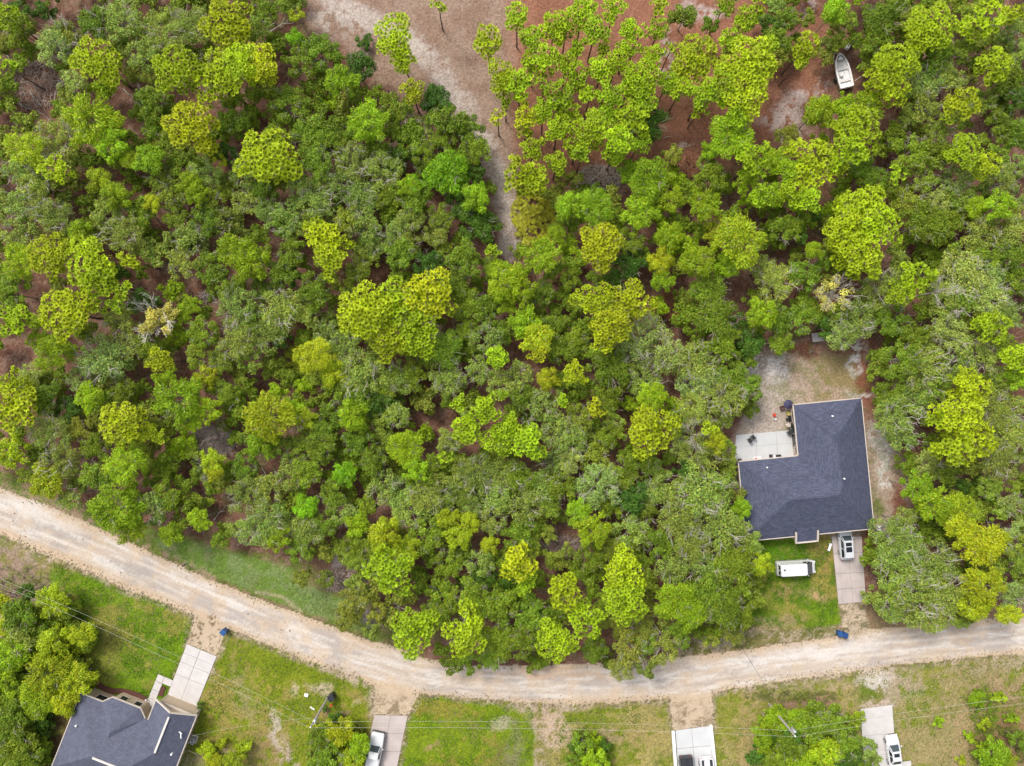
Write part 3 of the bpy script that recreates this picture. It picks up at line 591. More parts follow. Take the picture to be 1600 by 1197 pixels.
def locate(px, py, head, alt=None):
    c = sorted(LM, key=lambda l: math.hypot(px - l[0][0], py - l[0][1]))
    for k in range(5):
        (lx, ly), nm = c[k]; d = math.hypot(px - lx, py - ly) * S0; dx, dy = px - lx, py - ly
        if d < 0.9:
            t = f'{head} at {nm}'
        else:
            a = abs(math.degrees(math.atan2(dy, dx))); v = 'above' if dy < 0 else 'below'; h = 'left of' if dx < 0 else 'right of'
            a = min(a, 180 - a)
            w_ = h if a < 22.5 else (v if a > 67.5 else f'{v} and {h}')
            t = f'{head}, {NUMW[min(25, max(1, round(d)))]} metres {w_} {nm}'
        if d >= 25: continue
        if len(re.findall(r"[A-Za-z']+", t)) > 16: t = t.replace(' with ringed tufts', '').replace(' with pale twigs', '').replace(' with twigs', '').replace('very broad ', 'broad ')
        if t not in USED:
            USED.add(t); return t
    for k in range(1, 5):
        t2 = t.replace('metres', ['', 'metres or so', 'full metres', 'short metres', 'long metres'][k])
        if t2 not in USED: USED.add(t2); return t2
    return t
PROTO = {}
def tree(px, py, r, tone, zc=None, label=None, fam_=None, flat=1.0):
    ty = 'p' if tone[0] == 'p' else ('b' if tone[0] == 'b' else ('x' if tone == 'x' else 'o'))
    lt = 'g' if tone in ('g', 'gg', 'gp') else ty
    g = R
    if fam_: key = fam_
    elif ty == 'p': key = 'pine3' if r > 27 else ('pine2' if r > 15 else 'pine1')
    elif ty == 'b': key = 'bright3' if r > 27 else ('bright2' if r > 12 else 'shrub')
    elif ty == 'x': key = 'bare'
    elif tone in ('g', 'gg', 'gp', 'ol') and r > 20: key = 'grey3' if r > 28 else 'grey2'
    else: key = 'oak3' if r > 28 else ('oak2' if r > 19 else ('oak1' if r > 12 else 'shrub'))
    if zc is None:
        zc = {'p': 8.6, 'b': 7.0, 'x': 6.5, 'o': 5.2}[ty] * g.uniform(.88, 1.12) * (0.55 + 0.45 * min(1, r / 28)) if ty != 'p' else 8.8 * g.uniform(.9, 1.1) * (0.7 + 0.3 * min(1, r / 24))
    R0, crowns, limbs, trunks = FAM[key]; p = W(px, py, zc); rm = r * S0 * (H - zc) / H; s = rm / R0 * ((1.06 if py < 300 and 780 < px < 1050 else 1.09) if ty == 'p' else 1.06)
    if key not in PROTO:
        nm, cat, grp = NAMES['s' if key == 'shrub' else lt]; root = empty(nm, (0, 0, 0))
        for n_, me in (('trunk', trunks[0]), ('crown', crowns[0]), ('limb', limbs[0])):
            o = bpy.data.objects.new(n_, me); C.objects.link(o); o.parent = root
        PROTO[key] = root; new = root
    else: new, _ = copy_thing(PROTO[key], (0, 0, 0))
    rz = g.random() * 6.283
    new.location = (p.x, p.y, 0); new.rotation_euler = (0, 0, rz)
    nm, cat, grp = NAMES['s' if key == 'shrub' else lt]; new.name = nm
    tc = TONE[tone]; j = g.uniform(.82, 1.16); hx = g.uniform(-.10, .04) if ty == 'p' else g.uniform(-.12, .07); tint = (tc[0] * j * (1 + hx), tc[1] * j, tc[2] * j * (1 - hx), 1)
    for ch in new.children:
        n_ = ch.name.split('.')[0]
        if n_ == 'trunk':
            ch.data = trunks[g.randrange(3)]; k = (.35 + .45 * min(1.3, r / 28)) * (1 if ty == 'p' else .85); ch.scale = (k, k, zc - s * R0 * .3)
        elif n_ == 'crown':
            ch.data = crowns[g.randrange(len(crowns))]; ch.location = (0, 0, zc); ch.scale = (s * g.uniform(.92, 1.08), s * g.uniform(.92, 1.08), s * flat); ch.color = tint
            ch.rotation_euler = (0, 0, g.random() * 6.283)
        else:
            ch.data = limbs[g.randrange(3)]; ch.location = (0, 0, zc); ch.scale = (s, s, s * flat)
    head = WORDS[tone][0 if r > 24 else 1]
    if key == 'shrub': head = {'d': 'dark green', 'o': 'green', 'b': 'bright green', 'by': 'yellow-green', 'bb': 'vivid green', 'x': 'dry', 'ol': 'olive', 'g': 'grey-green', 'gg': 'dull green', 'gp': 'silvery'}[tone] + ' low shrub'
    elif r <= 16: head = 'small ' + head
    elif r >= 38: head = 'very broad ' + head
    tag(new, label or locate(px, py, head), cat if key != 'shrub' else 'shrub', grp)
    return new
# hand-read crowns: x, y, radius (photo pixels), tone
def T(tone, s):
    out = []
    for it in s.split():
        a = it.split(','); out.append((float(a[0]), float(a[1]), float(a[2]), tone))
    return out
TREES = []
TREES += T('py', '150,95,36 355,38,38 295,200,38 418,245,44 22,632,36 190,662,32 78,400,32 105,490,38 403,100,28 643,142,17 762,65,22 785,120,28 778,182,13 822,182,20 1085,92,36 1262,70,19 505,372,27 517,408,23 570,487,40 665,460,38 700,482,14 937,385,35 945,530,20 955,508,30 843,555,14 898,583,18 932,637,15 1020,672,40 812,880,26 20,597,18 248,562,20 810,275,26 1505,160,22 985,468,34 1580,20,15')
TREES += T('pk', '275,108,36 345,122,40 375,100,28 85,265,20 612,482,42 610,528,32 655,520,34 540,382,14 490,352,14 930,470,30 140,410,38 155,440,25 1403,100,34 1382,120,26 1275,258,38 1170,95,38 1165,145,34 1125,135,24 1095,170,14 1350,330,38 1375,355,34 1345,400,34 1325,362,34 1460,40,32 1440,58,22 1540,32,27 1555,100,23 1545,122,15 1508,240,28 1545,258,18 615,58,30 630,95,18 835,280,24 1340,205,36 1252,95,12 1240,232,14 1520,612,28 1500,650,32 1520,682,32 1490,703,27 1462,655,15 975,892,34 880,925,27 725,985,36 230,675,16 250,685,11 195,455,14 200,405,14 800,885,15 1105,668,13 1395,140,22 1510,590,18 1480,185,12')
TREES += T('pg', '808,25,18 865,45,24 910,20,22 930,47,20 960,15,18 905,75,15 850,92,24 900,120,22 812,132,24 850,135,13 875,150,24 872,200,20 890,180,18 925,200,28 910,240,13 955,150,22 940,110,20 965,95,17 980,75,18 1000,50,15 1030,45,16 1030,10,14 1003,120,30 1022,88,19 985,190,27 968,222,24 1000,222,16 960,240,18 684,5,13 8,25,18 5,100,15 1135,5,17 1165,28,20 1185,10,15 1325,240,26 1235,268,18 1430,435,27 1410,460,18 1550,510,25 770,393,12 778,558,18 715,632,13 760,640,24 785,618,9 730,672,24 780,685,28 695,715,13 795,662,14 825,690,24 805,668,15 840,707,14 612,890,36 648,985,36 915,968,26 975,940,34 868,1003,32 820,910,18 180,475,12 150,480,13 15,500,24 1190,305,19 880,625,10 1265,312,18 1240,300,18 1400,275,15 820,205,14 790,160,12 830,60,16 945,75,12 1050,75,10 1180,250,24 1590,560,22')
TREES += T('pg', '830,95,17 885,98,17 922,150,15 850,172,18 902,228,20 946,185,19 1006,160,20 985,130,15 832,232,18 870,255,17 1045,128,16 1066,138,18 1100,150,18 1142,62,18 1200,72,17 1150,182,18 982,45,16 886,38,17 822,60,14')
TREES += T('b', '145,190,42 172,228,26 235,250,24 575,190,30 535,130,26 1210,250,20 1145,215,38 1110,237,15 1015,282,34 985,268,18 1165,282,20 1000,330,24 930,325,28 888,320,22 1045,312,20 1100,320,25 845,400,27 870,370,15 1047,370,20 1035,440,18 1090,410,28 1140,412,20 370,390,30 395,412,26 30,410,28 85,550,30 60,530,18 185,305,22 300,475,15 285,492,14 785,440,28 815,455,24 820,505,25 280,625,38 325,642,20 300,655,18 200,725,30 182,795,38 205,825,22 140,620,22 410,690,24 455,640,20 635,700,30 550,650,26 650,735,20 560,822,20 925,825,26 905,800,19 1055,940,32 1080,962,22 1352,168,24 1280,172,24 1305,15,20 1020,620,22 745,310,22 1190,490,24 1215,305,20 1560,320,24 1525,325,17 1430,760,24 1455,785,27 312,812,17 268,834,19 60,1090,30 20,1020,28 10,1050,22 1160,795,16 300,290,20 432,842,20 1590,590,20 795,470,18 640,290,16 310,305,18 125,360,18 1240,315,16 1270,390,14')
TREES += T('by', '38,230,28 160,285,22 465,25,12 205,250,16 490,555,28 520,582,20 840,530,24 1155,375,38 1120,360,20 1030,410,20 85,940,24 85,1000,26 130,990,20 80,1050,40 120,1060,26 100,1095,22 420,650,40 475,655,18 345,250,10 715,835,22 700,810,16 735,815,18 765,850,15 630,860,22 600,832,26 1535,918,32 1520,950,24 1490,800,33 1530,850,36 1500,830,24 1575,960,18 1190,880,18 1120,690,18 75,752,25 20,705,26 325,590,18 855,590,18 330,720,18 335,735,16 240,318,14 1555,845,20')
TREES += T('bb', '700,272,36 645,290,15 745,296,14 478,793,18 540,740,18 460,60,14')
TREES += T('o', '33,50,25 150,40,26 240,160,28 245,200,22 265,225,22 285,265,28 365,190,24 500,85,28 470,100,24 450,165,28 490,215,34 415,15,20 455,5,20 620,175,26 700,185,28 735,205,25 745,232,22 640,215,28 590,240,26 500,260,27 460,270,22 1070,25,20 1110,40,15 1110,275,25 1375,35,30 1365,65,24 1395,10,24 1455,85,28 1575,130,27 1560,200,25 1590,210,24 1420,240,28 1460,240,25 1370,280,20 1225,30,20 1215,60,22 220,330,25 275,335,20 320,345,24 330,420,27 320,520,25 235,545,22 20,460,24 15,435,18 610,305,25 650,310,28 625,395,25 725,405,28 710,442,29 455,395,24 495,455,26 695,545,30 735,480,25 730,520,20 1105,455,32 1120,500,34 1130,540,28 955,575,32 900,535,22 875,545,24 985,375,22 1140,590,26 1225,360,28 1255,430,25 1247,500,26 1215,500,25 1220,536,20 1440,350,34 1480,350,25 1580,400,24 1395,500,25 1430,530,26 1403,562,28 1580,440,25 1570,540,20 1540,400,26 150,700,22 155,740,25 260,775,22 290,790,18 385,730,22 500,700,25 530,610,25 560,690,25 480,735,25 510,815,22 520,770,22 570,790,18 585,720,22 665,740,25 665,835,28 560,850,22 590,860,25 466,860,20 702,878,24 820,620,22 950,620,25 955,680,22 880,760,25 975,735,25 955,790,22 1166,604,22 1150,880,30 810,830,25 920,870,25 810,745,25 1394,622,22 30,960,28 15,1130,30 30,1160,28 45,1190,25 690,930,28 740,930,28 780,950,28 780,1000,30 735,1035,17 770,1022,20 830,960,28 815,1000,25 840,990,22 930,1015,20 1100,930,34 1130,952,30 1150,920,24 1160,960,24 1475,740,20 1400,215,22 1310,490,18 1345,260,20 1350,285,18 1030,850,24 1010,720,20 1280,410,16 440,350,20 520,650,24 500,670,22 520,230,24 430,215,20 590,150,16 560,210,22 690,220,20 670,260,22 660,240,20 720,250,18 75,620,24 195,610,22 600,600,24 640,590,24 845,460,22 860,510,20 1000,400,18 1163,562,18 860,960,22 1010,1005,18 1060,985,22 680,960,22 70,290,20 410,300,22 770,420,20 1050,30,12 930,300,14 360,450,22 440,430,22 410,450,20 395,500,22 360,620,20 560,620,22 540,580,22 860,420,18 890,440,16 760,480,24 780,520,20')
TREES += T('d', '560,110,26 570,66,13 680,158,25 355,240,18 1012,195,30 720,315,24 750,350,28 670,410,22 985,415,24 225,470,20 1590,150,20 590,630,26 985,780,25 1070,735,18 105,640,20 620,250,22 740,275,18 1170,540,24 1295,512,18 30,20,20 245,90,16 455,430,18 440,530,16 750,900,20 1090,800,16 1500,760,14 740,330,20 715,300,18 1205,45,18 300,380,14 1250,370,12')
TREES += T('g', '185,35,36 262,50,30 300,40,30 225,85,25 95,220,38 40,270,34 60,290,30 60,325,24 650,200,25 600,270,30 555,255,30 530,290,25 320,270,24 1205,10,18 1575,45,25 1590,80,20 1445,130,30 1485,125,22 1450,165,28 1490,280,26 1560,285,28 1590,260,22 35,320,28 90,340,30 30,368,26 170,330,28 195,365,32 370,480,32 370,530,30 185,500,28 440,480,34 420,520,30 480,490,20 565,585,34 620,590,26 700,590,30 760,530,28 495,315,30 445,345,28 560,310,30 570,355,28 590,378,22 680,365,22 1090,570,34 1010,590,30 810,590,26 1190,420,22 1210,440,30 1335,500,32 1380,450,34 1530,365,28 1570,360,28 1480,470,30 1440,570,36 1530,560,28 1490,575,25 1580,490,25 75,675,30 95,720,30 110,775,22 235,797,28 385,775,30 392,829,24 455,740,26 420,765,26 420,820,32 478,832,29 535,800,24 600,760,28 630,770,28 670,770,30 700,770,25 745,740,32 785,745,30 770,775,26 770,810,24 640,800,28 750,880,24 850,630,28 870,670,28 893,690,27 870,720,26 840,760,30 1040,760,28 1095,770,42 1060,810,36 1120,820,38 1080,850,30 985,830,28 1100,700,34 1090,640,30 1140,620,30 1100,890,28 1050,890,26 820,790,26 1150,830,24 1400,650,32 1415,680,26 1430,620,30 1550,640,30 1580,680,30 1560,720,30 1590,640,24 1385,830,26 1410,850,32 1400,880,38 1460,880,35 1430,930,42 1480,930,34 1392,950,24 1450,960,28 35,1000,26 725,745,24 1175,850,20 300,375,28 285,410,25 350,345,22 385,315,22 1410,815,22 380,270,24 470,300,22 420,330,20 645,340,22 620,365,20 650,450,0 540,540,26 510,520,22 620,650,22 700,690,20 735,790,20 745,580,24 780,600,24')
TREES += T('gg', '95,50,22 270,30,20 400,45,24 275,300,26 250,290,24 330,310,24 545,340,26 640,380,22 690,340,20 510,400,20 560,420,22 600,450,0 550,450,18 475,350,22 555,870,20 905,650,25 930,720,26 1020,740,22 1130,760,22 1055,660,22 1130,646,23 1137,700,14 960,650,18 1010,800,22 1000,840,20 960,860,20 860,790,20 780,780,20 720,770,20 690,800,22 690,840,22 720,860,18 600,690,22 570,660,20 600,660,18 470,700,20 440,700,20 390,690,18 345,560,22 310,555,20 390,560,24 340,600,18 1510,400,28 1500,470,28 1540,500,24 1590,340,22 1500,310,24 1420,310,26 1440,280,22 1470,205,24 1510,200,0 1530,160,24 1560,240,18 1500,80,20 1470,110,20 1420,30,20 1330,34,15 1260,30,14 1460,600,28 1480,640,22 1560,600,26 1560,690,24 1545,760,20 1560,800,16 1580,850,20 1590,880,20 1500,960,20 1420,900,28 1460,910,28 1400,920,26')
TREES += T('gp', '160,562,38 125,590,22 1010,530,40 1045,555,28 980,545,26 1500,430,38 1540,460,34 1480,520,32 1475,315,26 935,760,34 960,745,20 1020,770,20 1450,730,24 1580,790,22 1580,930,24 1545,430,24 1560,480,22 1315,525,24 1333,508,18 1510,540,24 200,540,22 45,590,22 110,130,22 85,75,28 640,340,18 1595,310,18 1590,830,18 700,640,0 1110,600,24 1080,600,22 1065,700,22 960,860,16 890,720,20')
TREES += T('ol', '555,935,22 545,962,20 985,1010,27 1018,970,27 1040,1012,26 975,1042,22 1010,1042,18 1000,985,24 470,905,16 560,910,18 1230,215,20 1215,85,18 110,60,20 240,660,18 1286,68,12 510,905,14 590,955,16 580,985,14 110,150,18 230,120,14 880,280,14 1050,240,16 1100,255,14 125,672,20 1110,1000,12 880,860,14 860,835,12 640,560,18 1420,180,16')
TREES += T('x', '1305,460,30')
# shrub masses south of the road and loose shrubs
TREES2 = []
TREES2 += T('o', '500,1150,20 520,1182,24 495,1187,18 1270,1130,28 1300,1122,24 1230,1165,24 1320,1160,24 1215,1190,22 1345,1190,16 1590,1155,16 895,1190,14 910,1160,18 60,985,18 1335,1130,14 1195,1120,12')
TREES2 += T('b', '560,1165,20 1215,1120,22 930,1188,20 1525,1090,13 1560,1087,11 1290,1175,26 1245,1125,20 1190,1150,16 1550,1182,26 1580,1120,10 1515,1150,9 1430,1130,0 1465,1125,9 320,1150,0 1340,1120,10 1250,1190,22 335,1030,0')
TREES2 += T('by', '530,1140,22 550,1185,20 325,1172,13 335,1190,14 380,1165,12 365,1188,15 1535,1130,11 1575,1190,14 1205,1140,14 1535,1165,9 345,1160,9 1500,1185,9')
TREES2 += T('d', '522,1125,12 1310,1192,22 1240,1150,16 45,925,16 314,1103,6 1180,1180,14 1330,1180,16 508,1108,5')
TREES2 += T('g', '1355,1168,16 1365,1185,12 580,1190,0')
SPECIAL = {(150, 95): 'golden-green pine with orange dead twigs at its lower edge, upper left', (570, 66): 'small dark bush standing alone on the pale sand', (778, 558): 'tiny vivid lime pine near the middle of the woods',
           (932, 637): 'small yellow pine standing alone among dull oaks', (1012, 195): 'dark round oak beside the red-brown clearing', (700, 272): 'vivid round tree right beside the sandy track', (22, 632): 'golden pine cut by the left edge of the photo',
           (1305, 460): 'yellow half-bare tree with pale branches above the yard', (182, 795): 'lime-green tree hanging over the left stretch of road', (425, 655): 'wide lime-green tree right of the brushwood patch'}
for x, y, r, tone in TREES + TREES2:
    if r > 0: tree(x, y, r, tone, label=SPECIAL.get((int(x), int(y))), zc=(.35 + r * .055) if (x, y, r, tone) in TREES2 and r < 15 else (2.6 if (x, y, r, tone) in TREES2 else (.9 if (x, y) == (570, 66) else (3.4 if x < 180 and y > 900 else None))))
# fill the gaps of the woods with low oaks, except where the photo shows bare ground
WOODS = [(-60, -60), (470, -60), (480, 60), (560, 95), (590, 150), (640, 165), (700, 175), (742, 220), (765, 270), (770, 300), (690, 335), (745, 400), (765, 400), (800, 400), (815, 300), (830, 290), (960, 262), (1100, 270), (1240, 215), (1300, 150), (1330, 150), (1340, 80), (1240, 110), (1190, 90), (1170, 60), (1190, -60), (1660, -60), (1660, 935), (1580, 945), (1500, 962), (1385, 965), (1362, 940), (1355, 850), (1400, 830), (1425, 790), (1420, 735), (1375, 640), (1350, 530), (1265, 530), (1195, 550), (1160, 580), (1190, 620), (1145, 700), (1160, 760), (1175, 840), (1190, 870), (1180, 975), (1060, 1005), (1000, 1035), (800, 1035), (690, 1030), (620, 990), (560, 905), (480, 866), (330, 838), (200, 812), (100, 775), (0, 730), (-60, 700)]
OPEN = [(1320, 110, 34, 50), (1278, 528, 18, 18), (1358, 517, 16, 16), (1200, 600, 30, 50), (1160, 690, 24, 30), (430, 920, 60, 20), (520, 885, 30, 14), (60, 130, 45, 45), (195, 150, 26, 22), (110, 15, 18, 20), (30, 545, 32, 22), (450, 130, 18, 14), (250, 430, 14, 20), (290, 560, 20, 18), (330, 690, 34, 26), (340, 795, 18, 26), (875, 845, 36, 26), (1145, 470, 16, 28), (1268, 370, 14, 34), (1490, 762, 14, 12), (1510, 205, 14, 10), (1050, 475, 16, 18), (880, 435, 20, 12), (835, 340, 36, 45), (935, 282, 30, 22), (450, 40, 26, 18), (240, 500, 42, 48), (60, 450, 12, 20), (600, 425, 24, 10), (475, 560, 8, 10), (1300, 780, 60, 60), (1418, 192, 12, 12), (10, 560, 12, 12), (200, 620, 10, 8), (640, 640, 12, 14), (695, 650, 12, 16), (420, 720, 14, 10), (605, 705, 8, 12), (590, 812, 8, 14), (360, 610, 12, 16), (1275, 8, 16, 16), (1000, 390, 0.1, 0.1), (1420, 180, 14, 10), (305, 160, 14, 10), (330, 165, 8, 16), (345, 180, 8, 14)]
def in1(x, y, poly):
    c = False; n = len(poly)
    for i in range(n):
        x1, y1 = poly[i]; x2, y2 = poly[(i + 1) % n]
        if (y1 > y) != (y2 > y) and x < (x2 - x1) * (y - y1) / (y2 - y1) + x1: c = not c
    return c
allt = [(x, y, r, t) for x, y, r, t in TREES if r > 0]
gr = random.Random(5); added = []
for k in range(9000):
    x = gr.uniform(-30, 1630); y = gr.uniform(-30, 1040); r = gr.uniform(12, 23)
    if not in1(x, y, WOODS): continue
    if any(((x - a) / (c * .75 + r * .6)) ** 2 + ((y - b) / (d * .75 + r * .6)) ** 2 < 1 for a, b, c, d in OPEN): continue
    if any(math.hypot(x - a, y - b) < c * .84 + r * .36 for a, b, c, d in allt): continue
    near = min((t for t in TREES if t[3][0] not in 'px' and t[2] > 0), key=lambda t: math.hypot(x - t[0], y - t[1]))
    tone = near[3] if gr.random() < .5 else gr.choice(['o', 'gg', 'o', 'ol', 'gg'])
    if tone in ('bb', 'by', 'gp'): tone = 'o'
    allt.append((x, y, r, tone)); added.append((x, y, r, tone))
uv_, uf_, uc_ = [], [], []; ub = 0
US = [broad_crown(1.6, 400 + i, 6, 1410, 0.111, .6, blobr=(.32, .5)) for i in range(4)]
for k in range(70): added.append((gr.uniform(-10, 135), gr.uniform(945, 1100), gr.uniform(12, 20), gr.choice(['o', 'by', 'gg', 'o', 'b'])))
for k in range(40): added.append((gr.uniform(-10, 70), gr.uniform(1095, 1210), gr.uniform(12, 20), gr.choice(['o', 'd', 'gg', 'o'])))
for k in range(46): added.append((gr.uniform(1195, 1345), gr.uniform(1118, 1210), gr.uniform(10, 17), gr.choice(['o', 'd', 'b', 'o'])))
for k in range(30): added.append((gr.uniform(488, 565), gr.uniform(1135, 1210), gr.uniform(10, 15), gr.choice(['o', 'by', 'b', 'ol'])))
for k in range(14): added.append((gr.uniform(890, 950), gr.uniform(1150, 1210), gr.uniform(10, 14), gr.choice(['o', 'd', 'b'])))
for x, y, r, tone in added:
    v, f, c = US[gr.randrange(4)]; zc = gr.uniform(2.2, 3.6) if y < 1030 and not (y > 935 and x < 150) else gr.uniform(.7, 1.6); p = W(x, y, zc); s = r * S0 / 1.6 * 1.05; a = gr.random() * 6.28; ca, sa = math.cos(a) * s, math.sin(a) * s
    vv = np.stack([v[:, 0] * ca - v[:, 1] * sa + p.x, v[:, 0] * sa + v[:, 1] * ca + p.y, v[:, 2] * s + zc], -1)
    t_ = np.array(TONE[tone]) * gr.uniform(.8, 1.1); uv_.append(vv); uf_.append(f + ub); uc_.append(c * t_); ub += len(v)
me = npmesh('understory', np.vstack(uv_), np.vstack(uf_), [M['leaf']], np.vstack(uc_)); o = bpy.data.objects.new('understory_bushes', me); C.objects.link(o)
tag(o, 'low mixed green bushes filling the gaps between the trees', 'undergrowth', kind='stuff')
print('trees', len(allt), 'added', len(added), {k: sum(1 for t in TREES if t[3] in k.split() and t[2] > 0) for k in ('py pk pg', 'b by bb', 'o d ol', 'g gg gp')})

# ------------------------------------------------------------------ buildings
def uvslope(o, down):
    """UVs in metres: u along the eave, v up the slope, per face"""
    me = o.data; uvl = me.uv_layers.new(name='slope')
    for p in me.polygons:
        n = p.normal; u = Vector((0, 0, 1)).cross(n)
        u = u.normalized() if u.length > 1e-3 else Vector((1, 0, 0)); v = n.cross(u)
        for li in p.loop_indices:
            q = me.vertices[me.loops[li].vertex_index].co; uvl.data[li].uv = (q.dot(u), q.dot(v))
class Frame:
    """house frame: u, v in photo pixels at eave height; gives local metres"""
    def __init__(s, px, py, ang, ze):
        s.k = S0 * (H - ze) / H; o = W(px, py, ze); s.o = o; a = math.radians(ang)
        s.u = Vector((math.cos(a), math.sin(a), 0)); s.v = Vector((math.sin(a), -math.cos(a), 0)); s.ze = ze
    def __call__(s, u, v, z): return Vector((0, 0, z)) + s.u * (u * s.k) + s.v * (v * s.k)
def roof_faces(mb, fr, faces, drop=0.16):
    for f in faces: mb.add([fr(*q) for q in f], [tuple(range(len(f)))])
def house_root(fr, label, cat='house'):
    r = empty('house', (fr.o.x, fr.o.y, 0)); tag(r, label, cat); return r
def fix_up(o, up=True):
    import bmesh
    bm = bmesh.new(); bm.from_mesh(o.data)
    for f in bm.faces:
        f.normal_update()
        if up and f.normal.z < -0.01: f.normal_flip()
    bm.to_mesh(o.data); bm.free()
# --- the L-shaped house
ze = 2.95; A = Frame(1240, 633, 5.6, ze); k = A.k; PT = 0.42
hz = lambda d: ze + d * k * PT
hr = house_root(A, 'L-shaped house under a dark blue-grey shingle roof beside the patio')
mb = MB()
R1, R2 = 53, 62
fc = [[(0, 0, ze), (106, 0, ze), (53, 53, hz(53))],
      [(106, 0, ze), (106, 204, ze), (44, 142, hz(62)), (53, 133, hz(53)), (53, 53, hz(53))],
      [(106, 204, ze), (-94, 204, ze), (-32, 142, hz(62)), (44, 142, hz(62))],
      [(-94, 204, ze), (-94, 80, ze), (-32, 142, hz(62))],
      [(-94, 80, ze), (0, 80, ze), (53, 133, hz(53)), (44, 142, hz(62)), (-32, 142, hz(62))],
      [(0, 80, ze), (0, 0, ze), (53, 53, hz(53)), (53, 133, hz(53))]]
roof_faces(mb, A, fc); ro = mb.build('roof', M['shingle'], hr); fix_up(ro); uvslope(ro, None)
out = [(0, 0), (106, 0), (106, 204), (-94, 204), (-94, 80), (0, 80)]
mb = MB()
for i in range(6):
    a = A(out[i][0], out[i][1], ze - .12); b = A(out[(i + 1) % 6][0], out[(i + 1) % 6][1], ze - .12); d = (b - a).normalized()
    nrm = Vector((d.y, -d.x, 0)); cen = A(20, 120, ze)
    if (nrm.dot((a + b) / 2 - cen)) < 0 and i not in (4, 5): nrm = -nrm
    if i == 4: nrm = -A.v * 1.0
    if i == 5: nrm = -A.u * 1.0
    nrm = nrm.normalized()
    mb.bar(a + nrm * .05 - d * .1, b + nrm * .05 + d * (.0 if i in (4,) else .1), .13, .24)
mb.build('fascia', M['trim'], hr)
mb = MB()
for a, b in [((0, 0), (53, 53)), ((106, 0), (53, 53)), ((106, 204), (44, 142)), ((-94, 204), (-32, 142)), ((-94, 80), (-32, 142))]:
    d = 53 if a[1] == 0 else 62; mb.bar(A(a[0], a[1], ze + .02), A(b[0], b[1], hz(d) + .02), .22, .04)
mb.bar(A(53, 53, hz(53) + .02), A(53, 133, hz(53) + .02), .22, .04); mb.bar(A(-32, 142, hz(62) + .02), A(44, 142, hz(62) + .02), .22, .04)
o = mb.build('ridge_cap', M['shingle'], hr); uvslope(o, None)
ins = 5; wl = MB()
wl.prism([A(ins, ins, 0)[:2], A(106 - ins, ins, 0)[:2], A(106 - ins, 204 - ins, 0)[:2], A(-94 + ins, 204 - ins, 0)[:2], A(-94 + ins, 80 + ins, 0)[:2], A(ins, 80 + ins, 0)[:2]], 0, ze - .14)
wl.build('wall', M['stucco2'], hr)
sf = MB()
sf.prism([A(0.3, .3, 0)[:2], A(105.7, .3, 0)[:2], A(105.7, 203.7, 0)[:2], A(-93.7, 203.7, 0)[:2], A(-93.7, 80.3, 0)[:2], A(0.3, 80.3, 0)[:2]], ze - .2, ze - .16); sf.build('soffit', M['trim'], hr)
def pane(fr, root, u, v, w_, z0, z1, along, nm='window', m='glass', fm='trim'):
    """window or door set in a wall: along 'u' or 'v' is the wall's direction; (u,v) a point on the wall face"""
    d = fr.u if along[0] == 'u' else fr.v; n = (fr.v if along[0] == 'u' else fr.u) * (1 if along[1] == '+' else -1)
    c = fr(u, v, (z0 + z1) / 2); rz = math.atan2(d.y, d.x); f = MB()
    for sgn in (-1, 1): f.box(c + d * sgn * (w_ / 2 + .04) + n * .02, (.09, .12, z1 - z0 + .16), rz)
    for zz in (z0 - .04, z1 + .04): f.box(Vector((c.x, c.y, zz)) + n * .02, (w_, .12, .09), rz)
    fo = f.build(nm, M[fm], root); MB().box(c + n * .01, (w_, .05, z1 - z0), rz).build('pane', M[m], fo)
for v, w_, z0 in [(18, 1.4, 1.0), (38, 1.5, .2), (58, 1.8, .2), (72, 1.0, 1.0)]: pane(A, hr, 5, v, w_, z0, 2.3, 'v-')
for u, w_ in [(-80, 1.2), (-55, 1.8), (-20, 1.8)]: pane(A, hr, u, 85, w_, .5, 2.2, 'u-')
pane(A, hr, 75, 199, 4.8, .1, 2.3, 'u+', 'garage_door', 'white')
pane(A, hr, -60, 199, 1.6, .9, 2.2, 'u+')
# entry porch roof pushed out at the front, with raised pale edges
mb = MB(); z1_, z2_ = ze + .05, hz(14) + .25
pv = [A(-17, 190, z2_), A(15, 190, z2_), A(15, 213.5, z1_), A(-17, 213.5, z1_)]
lo_ = [q - Vector((0, 0, .1)) for q in pv]
mb.add(pv + lo_, [(0, 1, 2, 3), (7, 6, 5, 4), (0, 4, 5, 1), (1, 5, 6, 2), (2, 6, 7, 3), (3, 7, 4, 0)]); o = mb.build('porch_roof', M['shingle'], hr); fix_up(o, False); uvslope(o, None)
mb = MB(); mb.bar(A(-18, 197, hz(7) + .28), A(-18, 215, z1_ + .05), .2, .3).bar(A(16, 197, hz(7) + .28), A(16, 215, z1_ + .05), .2, .3).bar(A(-18, 214.6, z1_ - .02), A(16, 214.6, z1_ - .02), .2, .26)
mb.build('porch_fascia', M['trim'], hr)
for u in (-14, 12): MB().box(A(u, 210, ze / 2), (.35, .35, ze - .1), math.radians(5.6)).build('porch_column', M['stucco2'], hr)
for u, v in [(63.5 - 10, 22), (57, 118)]:
    p = A(u, v, hz(min(v, 106 - u, u)) + .12); MB().lathe([(.09, -.1), (.09, .16), (.12, .17), (.12, .22), (.05, .24)], 8).build('roof_vent', M['white'], hr, loc=p)
MB().lathe([(.07, -.1), (.07, .2), (.1, .22)], 8).build('roof_vent', M['white'], hr, loc=A(-53, 92, hz(12)))
